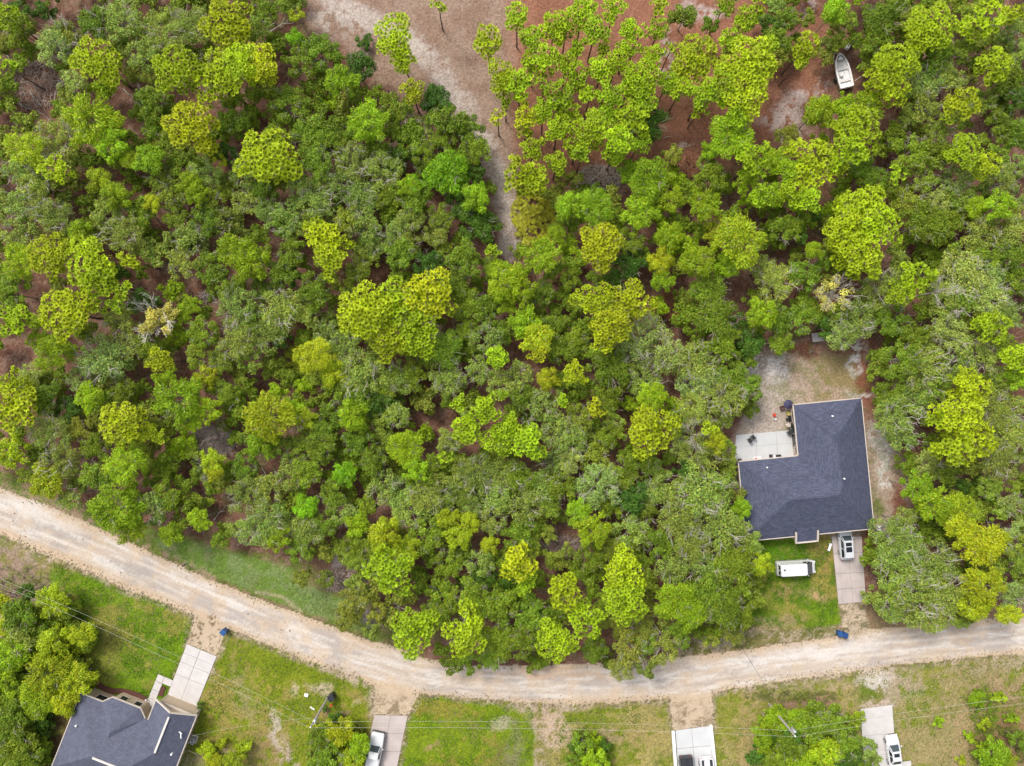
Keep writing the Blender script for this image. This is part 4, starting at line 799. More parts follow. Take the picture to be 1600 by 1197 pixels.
def slabs(name, label, corners, nu, nv, m, zt=.07, gap=.035, parent_kind='structure', skip=(), cols=None):
    """a drive of separate concrete slabs with open joints; corners: photo pixels, ul, ur, lr, ll"""
    c = [W(*q) for q in corners]; cen = sum(c, Vector()) / 4; r = empty(name, (cen.x, cen.y, 0)); r['kind'] = 'structure'
    if label: r['label'] = label
    us = nu if isinstance(nu, list) else [i / nu for i in range(nu + 1)]; vs = nv if isinstance(nv, list) else [i / nv for i in range(nv + 1)]
    pt_ = lambda u, v: (c[0].lerp(c[1], u)).lerp(c[3].lerp(c[2], u), v) - cen
    mb = MB(); mb.prism([(pt_(u, v))[:2] for u, v in ((0, 0), (1, 0), (1, 1), (0, 1))], -.25, zt - .03); mb.build('joint_bed', M['joint'], r)
    for i in range(len(us) - 1):
        for j in range(len(vs) - 1):
            if (i, j) in skip: continue
            q = [pt_(us[i], vs[j]), pt_(us[i + 1], vs[j]), pt_(us[i + 1], vs[j + 1]), pt_(us[i], vs[j + 1])]; mid = sum(q, Vector()) / 4
            q = [p + (mid - p).normalized() * gap for p in q]
            MB().prism([p[:2] for p in q], 0, zt + R.uniform(-.006, .006)).build('concrete_slab', m, r)
    return r
slabs('driveway', 'stained concrete driveway with the light car', [(1299, 838), (1346, 838), (1353, 940), (1310, 944)], [0, .17, .52, 1], [0, .25, .55, .78, 1], M['concrete_pink'])
slabs('patio', 'pale grey patio slab in the corner of the house', [(1150, 679.5), (1241, 671.5), (1248, 716), (1145.5, 722)], [0, .35, .68, 1], [0, .46, 1], M['concrete_grey'], .1, .02)
slabs('driveway', 'white concrete driveway of the gabled house', [(292, 1006), (339, 1025.5), (307, 1104), (262, 1086)], [0, .46, 1], [0, .17, .34, .58, 1], M['concrete'])
slabs('walkway', 'white concrete path joining the driveway to the door', [(247.5, 1053), (271, 1063), (267, 1073), (243, 1063.5)], [0, .42, 1], 1, M['concrete'])
slabs('walkway', 'narrow white path running towards the entrance', [(243, 1063.5), (254, 1068), (238, 1108), (227, 1103)], 1, [0, .33, .66, 1], M['concrete'])
slabs('driveway', 'concrete driveway under the white pickup', [(585, 1117), (637, 1118), (612, 1240), (557, 1240)], [0, .5, 1], [0, .23, .46, .7, 1], M['concrete_pink'])
dC = slabs('driveway', 'grey concrete driveway with white side kerbs', [(1055, 1141), (1108, 1134), (1118, 1240), (1062, 1240)], [0, .48, 1], [0, .29, .62, 1], M['concrete_grey'])
cen = Vector(dC.location)
for a, b in (((1051.5, 1142), (1058.5, 1240)), ((1110.5, 1133), (1121.5, 1240))):
    mb = MB(); mb.bar(W(*a, .2) - cen, W(*b, .2) - cen, .42, .4); mb.build('side_kerb', M['white'], dC, bevel=.03)
slabs('driveway', 'clean pale driveway with the white sedan', [(1344, 1107.5), (1394, 1101), (1404, 1240), (1353, 1240)], 1, [0, .12, .32, .55, .8, 1], M['concrete'])
slabs('walkway', 'short white slab beside the white sedan', [(1408, 1190), (1423, 1188), (1426, 1240), (1410, 1240)], 1, 1, M['concrete'])

# --- the many-gabled house at the lower left
ze = 2.9; Bf = Frame(127.5, 1081, -21.5, ze); k = Bf.k; PT = .56; hz = lambda d: ze + d * k * PT
br_ = house_root(Bf, 'slate-roofed house with several gables behind the white slab driveway')
rf = []
# main hip
fc = [[(0, 3, ze), (179, 3, ze), (117, 65, hz(62)), (62, 65, hz(62))], [(0, 3, ze), (62, 65, hz(62)), (0, 127, ze)], [(179, 3, ze - .04), (179, 127, ze - .04), (117, 65, hz(62))], [(0, 127, ze), (62, 65, hz(62)), (117, 65, hz(62)), (179, 127, ze)]]
mb = MB(); roof_faces(mb, Bf, fc); o = mb.build('roof', M['shingle2'], br_); fix_up(o); uvslope(o, None)
# clipped bay
qz = hz(36); fc = [[(48, -9, ze), (95, -9, ze), (71.5, 30, qz)], [(36, 3, ze), (48, -9, ze), (71.5, 30, qz)], [(95, -9, ze), (107, 3, ze), (71.5, 30, qz)], [(36, 3, ze), (71.5, 30, qz), (71.5, 48, qz)], [(107, 3, ze), (71.5, 30, qz), (71.5, 48, qz)]]
fc = [[(u, v, z + .03) for u, v, z in f] for f in fc]
mb = MB(); roof_faces(mb, Bf, fc); o = mb.build('bay_roof', M['shingle2'], br_); fix_up(o); uvslope(o, None)
# garage gable wing: west slope and east slope, gable to the front
gz = hz(33.5)
fc = [[(113, -31, ze), (146.5, -31, gz), (146.5, 50, gz), (113, 50, ze)], [(180, -31, ze), (146.5, -31, gz), (146.5, 130, gz), (180, 130, ze)]]
mb = MB(); roof_faces(mb, Bf, fc); o = mb.build('garage_roof', M['shingle2'], br_); fix_up(o); uvslope(o, None)
mb = MB()
for a, b in [((-1, 2.5), (35, 2.5)), ((35, 3), (47.5, -9.5)), ((47.5, -9.8), (95.5, -9.8)), ((95.5, -9.5), (107.5, 2.5)), ((107.5, 3), (112, 10)), ((112.3, 4), (112.3, -31)), ((181, -31), (181, 130)), ((-1, 3), (-1, 127))]:
    mb.bar(Bf(*a, ze - .11), Bf(*b, ze - .11), .11, .22)
mb.bar(Bf(112.3, -31.8, ze - .02), Bf(146.5, -31.8, gz - .02), .16, .24).bar(Bf(146.5, -31.8, gz - .02), Bf(181, -31.8, ze - .02), .16, .24)
mb.build('fascia', M['trim'], br_)
mb = MB(); mb.bar(Bf(146.5, -25, gz + .05), Bf(146.5, 34, gz + .05), .26, .1); mb.build('ridge_vent', M['ridge'], br_)
mb = MB(); mb.bar(Bf(66, 65, hz(62) + .05), Bf(113, 65, hz(62) + .05), .26, .1); mb.build('ridge_vent', M['ridge'], br_)
wl = MB()
wl.prism([Bf(4, 7, 0)[:2], Bf(40, 7, 0)[:2], Bf(50, -4, 0)[:2], Bf(93, -4, 0)[:2], Bf(103, 7, 0)[:2], Bf(117, 7, 0)[:2], Bf(117, -26, 0)[:2], Bf(176, -26, 0)[:2], Bf(176, 124, 0)[:2], Bf(4, 124, 0)[:2]], 0, ze - .15)
wl.add([Bf(117, -26, ze - .2), Bf(176, -26, ze - .2), Bf(146.5, -26, gz - .28), Bf(117, -25, ze - .2), Bf(176, -25, ze - .2), Bf(146.5, -25, gz - .28)], [(0, 1, 2), (5, 4, 3), (0, 2, 5, 3), (1, 4, 5, 2)])
wl.build('wall', M['stucco'], br_)
sf = MB(); sf.prism([Bf(u, v, 0)[:2] for u, v in [(0, 3.4), (35.6, 3.4), (48, -8.4), (95, -8.4), (107, 3.4), (112.6, 8), (112.6, -30.5), (179.6, -30.5), (179.6, 126), (0, 126)]], ze - .2, ze - .16); sf.build('soffit', M['trim'], br_)
pane(Bf, br_, 27, 7, 1.3, 1.0, 2.2, 'u-'); pane(Bf, br_, 60, -4, .9, .9, 2.2, 'u-'); pane(Bf, br_, 84, -4, .9, .9, 2.2, 'u-'); pane(Bf, br_, 117, -8, 1.1, .1, 2.2, 'v-', 'door', 'darkplastic')
pane(Bf, br_, 146.5, -26, 4.9, .1, 2.3, 'u-', 'garage_door', 'stucco')
for u, v, s_ in [(16, 45, 1), (113, 100, 1), (133, 85, .8), (170, 30, .8)]:
    d_ = min(u, v - 3) if u < 60 else 20
    MB().lathe([(.1, -.2), (.1, .2), (.15, .22), (.05, .3)], 8).build('roof_vent', M['white'], br_, loc=Bf(u, v, (hz(d_) if u < 60 else ze + 1.3 * s_) + .1))
mb = MB(); mb.bar(Bf(170, -2, ze + .75), Bf(173, 6, ze + .65), .12, .1).bar(Bf(167, -4, ze + .85), Bf(172, -2, ze + .8), .14, .1); mb.build('roof_bracket', M['white'], br_)
# mulch bed with pebbled pieces along the front
def bed(name, label, pts, wd, m):
    mb = MB(); n = len(pts); g = random.Random(3)
    L = [];
    for i, p in enumerate(pts):
        a = Vector((*pts[max(0, i - 1)], 0)); b = Vector((*pts[min(n - 1, i + 1)], 0)); d = (b - a).normalized(); nn = Vector((-d.y, d.x, 0)); w_ = wd * g.uniform(.8, 1.2)
        L.append((Vector((*p, 0)) + nn * w_, Vector((*p, 0)) - nn * w_))
    poly = [W(q[0].x, q[0].y)[:2] for q in L] + [W(q[1].x, q[1].y)[:2] for q in L[::-1]]
    mb.prism(poly, -.05, .09); o = mb.build(name, m)
    return o
b_ = bed('mulch_bed', '', [(136, 1060), (145, 1062), (155, 1070), (166, 1077), (178, 1080), (190, 1079), (202, 1081), (215, 1087), (229, 1093)], 4.2, M['mulch']); tag(b_, kind='structure')
b_ = bed('mulch_bed', '', [(256, 1073), (251, 1087)], 3.6, M['mulch']); tag(b_, kind='structure')
mb = MB(); gr = random.Random(8)
def scatter_chips(n, gen, s0, s1, name, m, label, cat, flat=.5):
    g = random.Random(hash(name) % 1000 if False else len(name) * 7 + n); vs = []; fs = []; b = 0
    for i in range(n):
        x, y, zz = gen(g); s = g.uniform(s0, s1); a = g.random() * 6.28; ca, sa = math.cos(a) * s, math.sin(a) * s; e = g.uniform(.4, .9)
        p = W(x, y); h_ = s * flat * g.uniform(.5, 1.3); t1, t2 = g.uniform(-.2, .2) * s, g.uniform(-.2, .2) * s
        vs += [(p.x + ca, p.y + sa, zz), (p.x - sa * e, p.y + ca * e, zz), (p.x - ca, p.y - sa, zz), (p.x + sa * e, p.y - ca * e, zz), (p.x + t1, p.y + t2, zz + h_)]
        fs += [(b, b + 1, b + 4), (b + 1, b + 2, b + 4), (b + 2, b + 3, b + 4), (b + 3, b, b + 4)]; b += 5
    me = bpy.data.meshes.new(name); me.from_pydata(vs, [], fs); me.materials.append(m); o = bpy.data.objects.new(name, me); C.objects.link(o)
    return tag(o, label, cat, kind='stuff')
def edge_gen(line, spread, both=True):
    seg = [(line[i], line[i + 1], math.hypot(line[i + 1][0] - line[i][0], line[i + 1][1] - line[i][1])) for i in range(len(line) - 1)]; tot = sum(s[2] for s in seg)
    def g_(g):
        t = g.random() * tot
        for a, b, L in seg:
            if t <= L: break
            t -= L
        f = t / L; nx_, ny_ = -(b[1] - a[1]) / L, (b[0] - a[0]) / L; o_ = g.gauss(0, spread)
        return a[0] + (b[0] - a[0]) * f + nx_ * o_, a[1] + (b[1] - a[1]) * f + ny_ * o_, -.02
    return g_
scatter_chips(3600, edge_gen([q for q in ROAD_BOT], 4.5), .03, .13, 'roadside_clods', mat('clods', (0.24, 0.20, 0.12), 1, .4, 3), 'crumbled dark clods of soil and weeds along the lower road edge', 'clods', .7)
scatter_chips(1500, edge_gen([q for q in ROAD_TOP], 4.0), .03, .13, 'verge_clods', mat('verge_weeds', (0.17, 0.18, 0.07), 1, .4, 3), 'weedy clods along the upper road edge', 'weeds', .8)
scatter_chips(1800, lambda g: (g.uniform(-20, 1620), g.uniform(-20, 1000), .0), .06, .16, 'leaf_litter', mat('leaf_litter', (0.22, 0.15, 0.11), 1, .4, 3), 'fallen leaves and bark flakes scattered on the forest floor', 'litter', .3)
scatter_chips(700, lambda g: (g.gauss(1422, 26), g.gauss(1080, 22), .0), .03, .08, 'rubble', mat('rubble_tan', (0.36, 0.31, 0.24), .9, .3, 6), 'pale rubble strewn right of the clean driveway', 'rubble', .5)
scatter_chips(700, lambda g: (g.gauss(1368, 14), g.gauss(1060, 8), .0), .04, .12, 'gravel', M['stone'], 'pale gravel where the old apron meets the road', 'gravel', .5)
scatter_chips(1100, lambda g: (g.uniform(1160, 1345), g.uniform(540, 670), .0), .04, .11, 'yard_litter', mat('yard_litter', (0.26, 0.19, 0.13), 1, .4, 3), 'small twigs and leaves on the sandy back yard', 'litter', .3)
scatter_chips(1500, lambda g: (g.gauss(700, 60), g.gauss(100, 70), .0), .03, .10, 'track_litter', mat('track_litter', (0.30, 0.24, 0.20), 1, .4, 3), 'fine leaf litter on the sandy track', 'litter', .3)
# grass tufts on the lawns
LP = [([(80, 878), (160, 905), (300, 963), (293, 1004), (262, 1084), (235, 1105), (215, 1080), (140, 1055), (138, 1000)], 9000), ([(360, 988), (470, 1034), (580, 1074), (578, 1115), (560, 1200), (290, 1200), (312, 1108), (340, 1027)], 12000), ([(660, 1088), (740, 1096), (833, 1106), (833, 1200), (620, 1200), (642, 1112)], 9000),
      ([(885, 1112), (1040, 1096), (1050, 1140), (1054, 1200), (850, 1200)], 6000), ([(1114, 1090), (1328, 1057), (1343, 1110), (1350, 1200), (1120, 1200)], 7000), ([(1402, 1048), (1620, 1025), (1620, 1200), (1404, 1200)], 9000), ([(1185, 848), (1300, 840), (1312, 985), (1150, 1000), (1170, 870)], 9000), ([(240, 850), (380, 892), (560, 945), (640, 1010), (560, 985), (400, 930)], 6000), ([(1062, 1025), (1070, 1000), (1312, 975), (1310, 993)], 3500)]
gmats = [mat('grass_%s' % n_, c_, .8, .3, 2) for n_, c_ in (('deep', (.055, .10, .012)), ('fresh', (.10, .15, .014)), ('straw', (.21, .19, .075)))]
vs = []; fs = []; mi = []; g = np.random.default_rng(4)
for poly, n in LP:
    P = np.array(poly); lo = P.min(0); hi = P.max(0); q_ = lo + g.random((n * 2, 2)) * (hi - lo); q_ = q_[inpoly(q_[:, 0], q_[:, 1], poly)][:n]; m_ = len(q_)
    x = (q_[:, 0] - 800) * S0; y = -(q_[:, 1] - 598.5) * S0; a = g.random(m_) * 6.28; h_ = g.uniform(.04, .13, m_); wd = g.uniform(.04, .11, m_); le = g.normal(size=(m_, 2)) * .06
    c_, s_ = np.cos(a) * wd, np.sin(a) * wd; b0 = len(vs)
    tri = np.empty((m_, 3, 3)); tri[:, 0] = np.stack([x - c_, y - s_, np.full(m_, -.02)], -1); tri[:, 1] = np.stack([x + c_, y + s_, np.full(m_, -.02)], -1); tri[:, 2] = np.stack([x + le[:, 0] - s_ * .8, y + le[:, 1] + c_ * .8, h_], -1)
    fs.append(tri.reshape(-1, 3)); nz = vnoise(q_[:, 0], q_[:, 1], 25, 77); mi.append(np.where(nz + g.normal(size=m_) * .15 > .62, 2, np.where(g.random(m_) < .5, 0, 1)))
vv = np.vstack(fs); me = npmesh('grass', vv, np.arange(len(vv)).reshape(-1, 3), gmats, mi=np.concatenate(mi)); o = bpy.data.objects.new('grass', me); C.objects.link(o); tag(o, 'short grass growing in tufts on the lawns and verges', 'grass', kind='stuff')

# ------------------------------------------------------------------ vehicles
def loft(mb, rings, close=True, m=None):
    n = len(rings[0]); b = len(mb.v); mm_ = mb.m if m is None else m
    for r in rings: mb.v += [tuple(p) for p in r]
    for i in range(len(rings) - 1):
        for j in range(n if close else n - 1):
            q = (j + 1) % n; mb.f.append((b + i * n + j, b + i * n + q, b + (i + 1) * n + q, b + (i + 1) * n + j)); mb.mi.append(mm_)
def vehicle(name, label, cat, px, py, ang, L, Wd, Hh, paint, kind, heading_z=.8):
    """x forward; ang: photo heading, 0 = right, counter-clockwise degrees"""
    p = W(px, py, heading_z); r = empty(name, (p.x, p.y, .07 if kind != 'van' else 0), math.radians(ang)); tag(r, label, cat)
    hl, hw = L / 2, Wd / 2; PM = M[paint]
    belt = {'suv': 1.0, 'sedan': .92, 'van': 1.25, 'pickup': 1.08, 'jeep': 1.1}[kind]; hood = {'suv': .98, 'sedan': .86, 'van': 1.15, 'pickup': 1.08, 'jeep': 1.1}[kind]
    # body sections nose to tail
    S = {'sedan': [(1, .62, .42, .62), (.95, .80, .30, .74), (.80, .93, .22, .84), (.42, .98, .2, .92), (0, 1, .2, .93), (-.5, 1, .2, .94), (-.78, .95, .22, .94), (-.94, .84, .3, .90), (-1, .68, .42, .8)],
         'suv': [(1, .66, .42, .72), (.95, .82, .30, .84), (.82, .94, .25, .94), (.42, .99, .22, 1.0), (0, 1, .22, 1.02), (-.55, 1, .22, 1.04), (-.82, .97, .25, 1.04), (-.95, .90, .3, 1.0), (-1, .80, .42, .9)],
         'van': [(1, .72, .42, .8), (.96, .88, .32, .95), (.86, .96, .28, 1.1), (.62, 1, .25, 1.25), (0, 1, .25, 1.28), (-.6, 1, .25, 1.28), (-.94, .99, .28, 1.28), (-.98, .97, .35, 1.25), (-1, .95, .42, 1.2)],
         'pickup': [(1, .72, .45, .85), (.96, .86, .35, .98), (.86, .95, .3, 1.05), (.5, .99, .3, 1.1), (0, 1, .3, 1.12), (-.4, 1, .3, 1.12), (-.9, 1, .32, 1.12), (-.98, .98, .4, 1.1), (-1, .96, .45, 1.0)]}
    S['jeep'] = S['pickup']
    rings = []
    for fx, fw, z0, z1 in S[kind]:
        x = fx * hl; w_ = fw * hw
        rings.append([(x, -w_ * .92, z0), (x, -w_, z0 + .12), (x, -w_ * .99, z1 - .15), (x, -w_ * .93, z1 - .03), (x, -w_ * .6, z1 + .02), (x, 0, z1 + .035), (x, w_ * .6, z1 + .02), (x, w_ * .93, z1 - .03), (x, w_ * .99, z1 - .15), (x, w_, z0 + .12), (x, w_ * .92, z0)])
    mb = MB(); loft(mb, rings); n = 11
    mb.f.append(tuple(range(n))[::-1]); mb.f.append(tuple((len(rings) - 1) * n + j for j in range(n))); mb.mi += [0, 0]
    body = mb.build('body', PM, r, smooth=True); e = body.modifiers.new('edge', 'EDGE_SPLIT'); e.split_angle = math.radians(40)
    # greenhouse: base ring and roof ring (x front, x rear, half width)
    G_ = {'sedan': ((.46, -.70, .86), (.16, -.42, .66)), 'suv': ((.44, -.93, .88), (.20, -.84, .72)), 'van': ((.80, -.985, .94), (.40, -.95, .84)), 'pickup': ((.44, -.16, .86), (.24, -.10, .70)), 'jeep': ((.4, -.9, .86), (.3, -.84, .8))}[kind]
    (bf, bb, bw), (rf_, rb, rw) = G_; zb = belt + (.0 if kind != 'van' else .0); zr = Hh
    base = [(bf * hl, -bw * hw * .86), (bf * hl * .80, -bw * hw), (bb * hl * .92, -bw * hw), (bb * hl, -bw * hw * .84), (bb * hl, bw * hw * .84), (bb * hl * .92, bw * hw), (bf * hl * .80, bw * hw), (bf * hl, bw * hw * .86)]
    top = [(rf_ * hl, -rw * hw * .84), (rf_ * hl - .18, -rw * hw), (rb * hl + .15, -rw * hw), (rb * hl, -rw * hw * .84), (rb * hl, rw * hw * .84), (rb * hl + .15, rw * hw), (rf_ * hl - .18, rw * hw), (rf_ * hl, rw * hw * .84)]
    B3 = [Vector((x, y, zb)) for x, y in base]; T3 = [Vector((x, y, zr - .05)) for x, y in top]
    rm_ = MB(); T4 = [Vector((x * .985, y * .96, zr)) for x, y in top]; loft(rm_, [T3, T4]); rm_.f.append(tuple(range(8, 16))[::1]); rm_.mi.append(0)
    # pillars and sheet metal behind the glass
    if kind == 'van':
        loft(rm_, [[q for q in B3], [q for q in T3]])
    else:
        for i in (0, 1, 2, 3, 4, 5, 6, 7):
            rm_.bar(B3[i], T3[i], .09, .07)
        for sy in (-1, 1):
            for f_ in ((.5,) if kind != 'pickup' else ()):
                a = B3[1 if sy < 0 else 6].lerp(B3[2 if sy < 0 else 5], f_); b = T3[1 if sy < 0 else 6].lerp(T3[2 if sy < 0 else 5], f_); rm_.bar(a, b, .08, .05)
    rm_.build('roof', PM, r, bevel=.02)
    def glass(nm, i, j, s0=.06, z0=.06, z1=.94, out=.0, m='glass', t0=0.04, t1=.96):
        a, b, c, d = B3[i], B3[j], T3[j], T3[i]; pl = lambda u, v: a.lerp(b, u).lerp(d.lerp(c, u), v)
        nn = (b - a).cross(d - a).normalized(); cc = (a + b + c + d) / 4
        if nn.dot(cc - Vector((0, 0, zb))) < 0: nn = -nn
        q = [pl(t0, z0) + nn * out, pl(t1, z0) + nn * out, pl(t1, z1) + nn * out, pl(t0, z1) + nn * out]; q2 = [v_ - nn * .03 for v_ in q]
        MB().add(q + q2, [(0, 1, 2, 3), (7, 6, 5, 4), (0, 4, 5, 1), (1, 5, 6, 2), (2, 6, 7, 3), (3, 7, 4, 0)]).build(nm, M[m], r)
    ot_ = .012
    glass('windscreen', 7, 0, out=ot_, m='wglass', z0=.02, z1=.97, t0=0, t1=1)
    if kind == 'van':
        for i, j in ((0, 1), (6, 7)): glass('side_window', i, j, out=ot_, z0=.15)
        glass('side_window', 1, 2, out=ot_, t0=.02, t1=.17, z0=.2, z1=.8); glass('side_window', 5, 6, out=ot_, t0=.83, t1=.98, z0=.2, z1=.8)
        glass('rear_window', 3, 4, out=ot_, t0=.08, t1=.44, z0=.35, z1=.85); glass('rear_window', 3, 4, out=ot_, t0=.56, t1=.92, z0=.35, z1=.85)
    else:
        for i, j in ((0, 1), (6, 7)): glass('quarter_window', i, j, out=ot_, z0=.05, z1=.9)
        for i, j in ((1, 2), (5, 6)):
            glass('side_window', i, j, out=ot_, t0=.02, t1=.48); glass('side_window', i, j, out=ot_, t0=.52, t1=.98)
        glass('rear_window', 3, 4, out=ot_, z0=.05, z1=.95)
    if kind in ('sedan', 'suv'):
        w2 = rw * hw * .62; x1 = rf_ * hl - .3
        MB().box((x1 - .22, 0, zr + .005), (.5, w2 * 2, .02)).build('sunroof', M['glass'], r)
        if kind == 'suv':
            MB().box((x1 - .95, 0, zr + .005), (.72, w2 * 2, .02)).build('sunroof', M['glass'], r)
            for sy in (-1, 1): MB().bar((rf_ * hl - .3, sy * rw * hw * .93, zr + .05), (rb * hl + .25, sy * rw * hw * .93, zr + .05), .05, .05).build('roof_rail', M['steel'], r)
    if kind == 'van':
        for i in range(5): MB().bar((rf_ * hl - .35 - i * .72, -rw * hw * .75, zr + .008), (rf_ * hl - .35 - i * .72, rw * hw * .75, zr + .008), .05, .02).build('roof_rib', PM, r)
        MB().lathe([(.13, 0), (.13, .06), (.09, .09)], 10).build('roof_vent', M['darkplastic'], r, loc=(rb * hl + .5, .1, zr))
    if kind == 'pickup' or kind == 'jeep':
        if kind == 'pickup':
            cov = paint == 'carwhite' and label.startswith('white pickup with')
            if cov:
                MB().box((-.58 * hl, 0, 1.17), (.78 * hl, hw * 1.72, .05)).build('bed_cover', PM, r, bevel=.02)
            else:
                b_ = MB(); b_.box((-.58 * hl, 0, 1.135), (.76 * hl, hw * 1.56, .02)); b_.build('bed_floor', M['darkplastic'], r)
                for sy in (-1, 1): MB().bar((-.18 * hl, sy * hw * .86, 1.2), (-.97 * hl, sy * hw * .86, 1.2), .14, .14).build('bed_rail', PM, r)
                MB().bar((-.965 * hl, -hw * .86, 1.18), (-.965 * hl, hw * .86, 1.18), .08, .16).build('tailgate', PM, r)
        MB().box((hl * 1.0, 0, .5), (.22, Wd * .9, .25)).build('bumper', M['darkplastic'], r, bevel=.04)
    for sx, wx_ in ((1, .63), (-1, -.6)):
        for sy in (-1, 1):
            q = Vector((wx_ * hl, sy * (hw - .12), .34)); tr = MB()
            rg = [[(q.x + rr * math.cos(t), q.y + yy, q.z + rr * math.sin(t)) for t in [6.2832 * i_ / 16 for i_ in range(16)]] for rr, yy in ((.24, -.125), (.33, -.12), (.34, -.07), (.34, .07), (.33, .12), (.24, .125))]
            wh = empty('wheel', (0, 0, 0)); wh.parent = r; loft(tr, rg); tr.build('tyre', M['rubber'], wh, smooth=True)
            rg = [[(q.x + rr * math.cos(t), q.y + yy, q.z + rr * math.sin(t)) for t in [6.2832 * i_ / 12 for i_ in range(12)]] for rr, yy in ((.05, -.10), (.235, -.12), (.235, .12), (.05, .10))]
            ri = MB(); loft(ri, rg); ri.f += [tuple(range(12)), tuple(range(36, 48))]; ri.mi += [0, 0]; ri.build('rim', M['steel'], wh)
    for sy in (-1, 1):
        zf = hood - .22
        MB().box((hl * .955, sy * hw * .66, zf), (.16, .34, .14), sy * -.35).build('headlight', M['lamp'], r, bevel=.02)
        MB().box((-hl * .985, sy * hw * .74, zf + .05), (.08, .26, .2)).build('tail_light', M['redlamp'], r, bevel=.02)
        MB().box((bf * hl * .72, sy * (hw + .10), belt + .03), (.16, .2, .13), 0).build('mirror', PM, r, bevel=.03)
    MB().box((hl * .99, 0, .5), (.08, Wd * .5, .18)).build('grille', M['darkplastic'], r)
    return r
vehicle('parked_suv', 'silver-white hatchback with two dark roof panels, nose tucked under the eaves', 'car', 1321.5, 848, 90 + 4, 4.7, 1.85, 1.62, 'carsilver', 'suv')
vehicle('parked_van', 'long white van standing crosswise on the front lawn', 'van', 1244.5, 887.5, 3, 5.4, 1.95, 2.25, 'carwhite', 'van', 1.1)
vehicle('parked_pickup', 'white pickup with a covered bed parked on the driveway below the road bend', 'pickup truck', 585, 1177, 90 - 11, 5.9, 1.98, 1.85, 'carwhite', 'pickup')
vehicle('parked_pickup', 'black pickup cut by the lower edge between two white kerbs', 'pickup truck', 1073.5, 1210, 270 + 5, 5.2, 1.85, 1.8, 'carblack', 'pickup')
vehicle('parked_pickup', 'pale pickup with an open dark bed, right of the black one', 'pickup truck', 1105.5, 1212, 270 + 5, 5.2, 1.95, 1.8, 'carwhite', 'pickup')
vehicle('parked_sedan', 'white sedan with a small dark sunroof on the clean pale driveway', 'car', 1397, 1175, 90 + 8, 4.8, 1.85, 1.45, 'carwhite', 'sedan')

# ------------------------------------------------------------------ boat on its trailer
bp = W(1317, 111, .9); bt = empty('motor_boat', (bp.x, bp.y, 0), math.radians(90 + 14)); bt.scale = (1.0, 1.02, 1); tag(bt, 'open white boat with an empty hull, standing on its trailer among pines', 'boat')
st = [(2.45, .06, .95, 1.25), (2.1, .42, .7, 1.22), (1.5, .74, .5, 1.16), (.7, .95, .42, 1.1), (-.4, 1.02, .4, 1.06), (-1.5, 1.0, .4, 1.05), (-2.35, .94, .42, 1.05)]
rg = []
for x, w_, z0, z1 in st:
    rg.append([(x, -w_, z1), (x, -w_ * .96, (z0 + z1) / 2), (x, -w_ * .62, z0 + .1), (x, 0, z0 - .08), (x, w_ * .62, z0 + .1), (x, w_ * .96, (z0 + z1) / 2), (x, w_, z1), (x, w_ * .90 - .05, z1 + .03), (x, w_ * .84 - .05, z1 - .02), (x, w_ * .78 - .04, z0 + .28), (x, 0, z0 + .26), (x, -w_ * .78 + .04, z0 + .28), (x, -w_ * .84 + .05, z1 - .02), (x, -w_ * .90 + .05, z1 + .03)])
mb = MB(); loft(mb, rg); n = 14; mb.f.append(tuple(range(n))); mb.f.append(tuple((len(rg) - 1) * n + j for j in range(n))[::-1]); mb.mi += [0, 0]; mb.build('hull', M['fibreglass'], bt)
MB().box((-2.33, 0, .82), (.08, 1.75, .5)).build('transom', M['fibreglass'], bt)
MB().prism([(2.2, -.22), (1.35, -.62), (1.35, .62), (2.2, .22)], 1.05, 1.09).build('foredeck', M['fibreglass'], bt)
mb = MB(); mb.bar((2.05, -.2, 1.13), (1.42, -.52, 1.13), .07, .06).bar((2.05, .2, 1.13), (1.42, .52, 1.13), .07, .06).bar((1.42, -.52, 1.13), (1.42, .52, 1.13), .07, .06).bar((2.05, -.2, 1.13), (2.05, .2, 1.13), .07, .06); mb.build('hatch_rim', M['darkplastic'], bt)
for x in (.35, -1.3): MB().box((x, 0, .83), (.38, 1.5, .12)).build('bench_seat', M['boatin'], bt, bevel=.02)
MB().box((-.5, .35, .9), (.5, .5, .45), top=.8).build('console', M['fibreglass'], bt, bevel=.03)
tb = empty('boat_trailer', (bp.x, bp.y, 0), math.radians(90 + 14)); tag(tb, 'rusty trailer with a long tongue carrying the white boat', 'trailer')
mb = MB(); mb.bar((2.2, -.5, .3), (-2.2, -.7, .3), .08, .1).bar((2.2, .5, .3), (-2.2, .7, .3), .08, .1).bar((-2.2, -.7, .3), (-2.2, .7, .3), .08, .1).bar((2.2, -.5, .3), (3.2, 0.1, .3), .08, .1).bar((2.2, .5, .3), (3.2, .1, .3), .08, .1); mb.build('trailer_frame', M['steel'], tb)
for sy in (-1, 1): mb = MB(); loft(mb, [[(-.8 + .3 * math.cos(t), sy * 1.05 + yy, .3 + .3 * math.sin(t)) for t in [6.2832 * i_ / 12 for i_ in range(12)]] for yy in (-.09, .09)]); mb.f += [tuple(range(12)), tuple(range(12, 24))]; mb.mi += [0, 0]; mb.build('wheel', M['rubber'], tb)
MB().lathe([(.04, -.3), (.04, .25), (.07, .26)], 8).build('jack_post', M['steel'], tb, loc=(3.15, .1, .35))

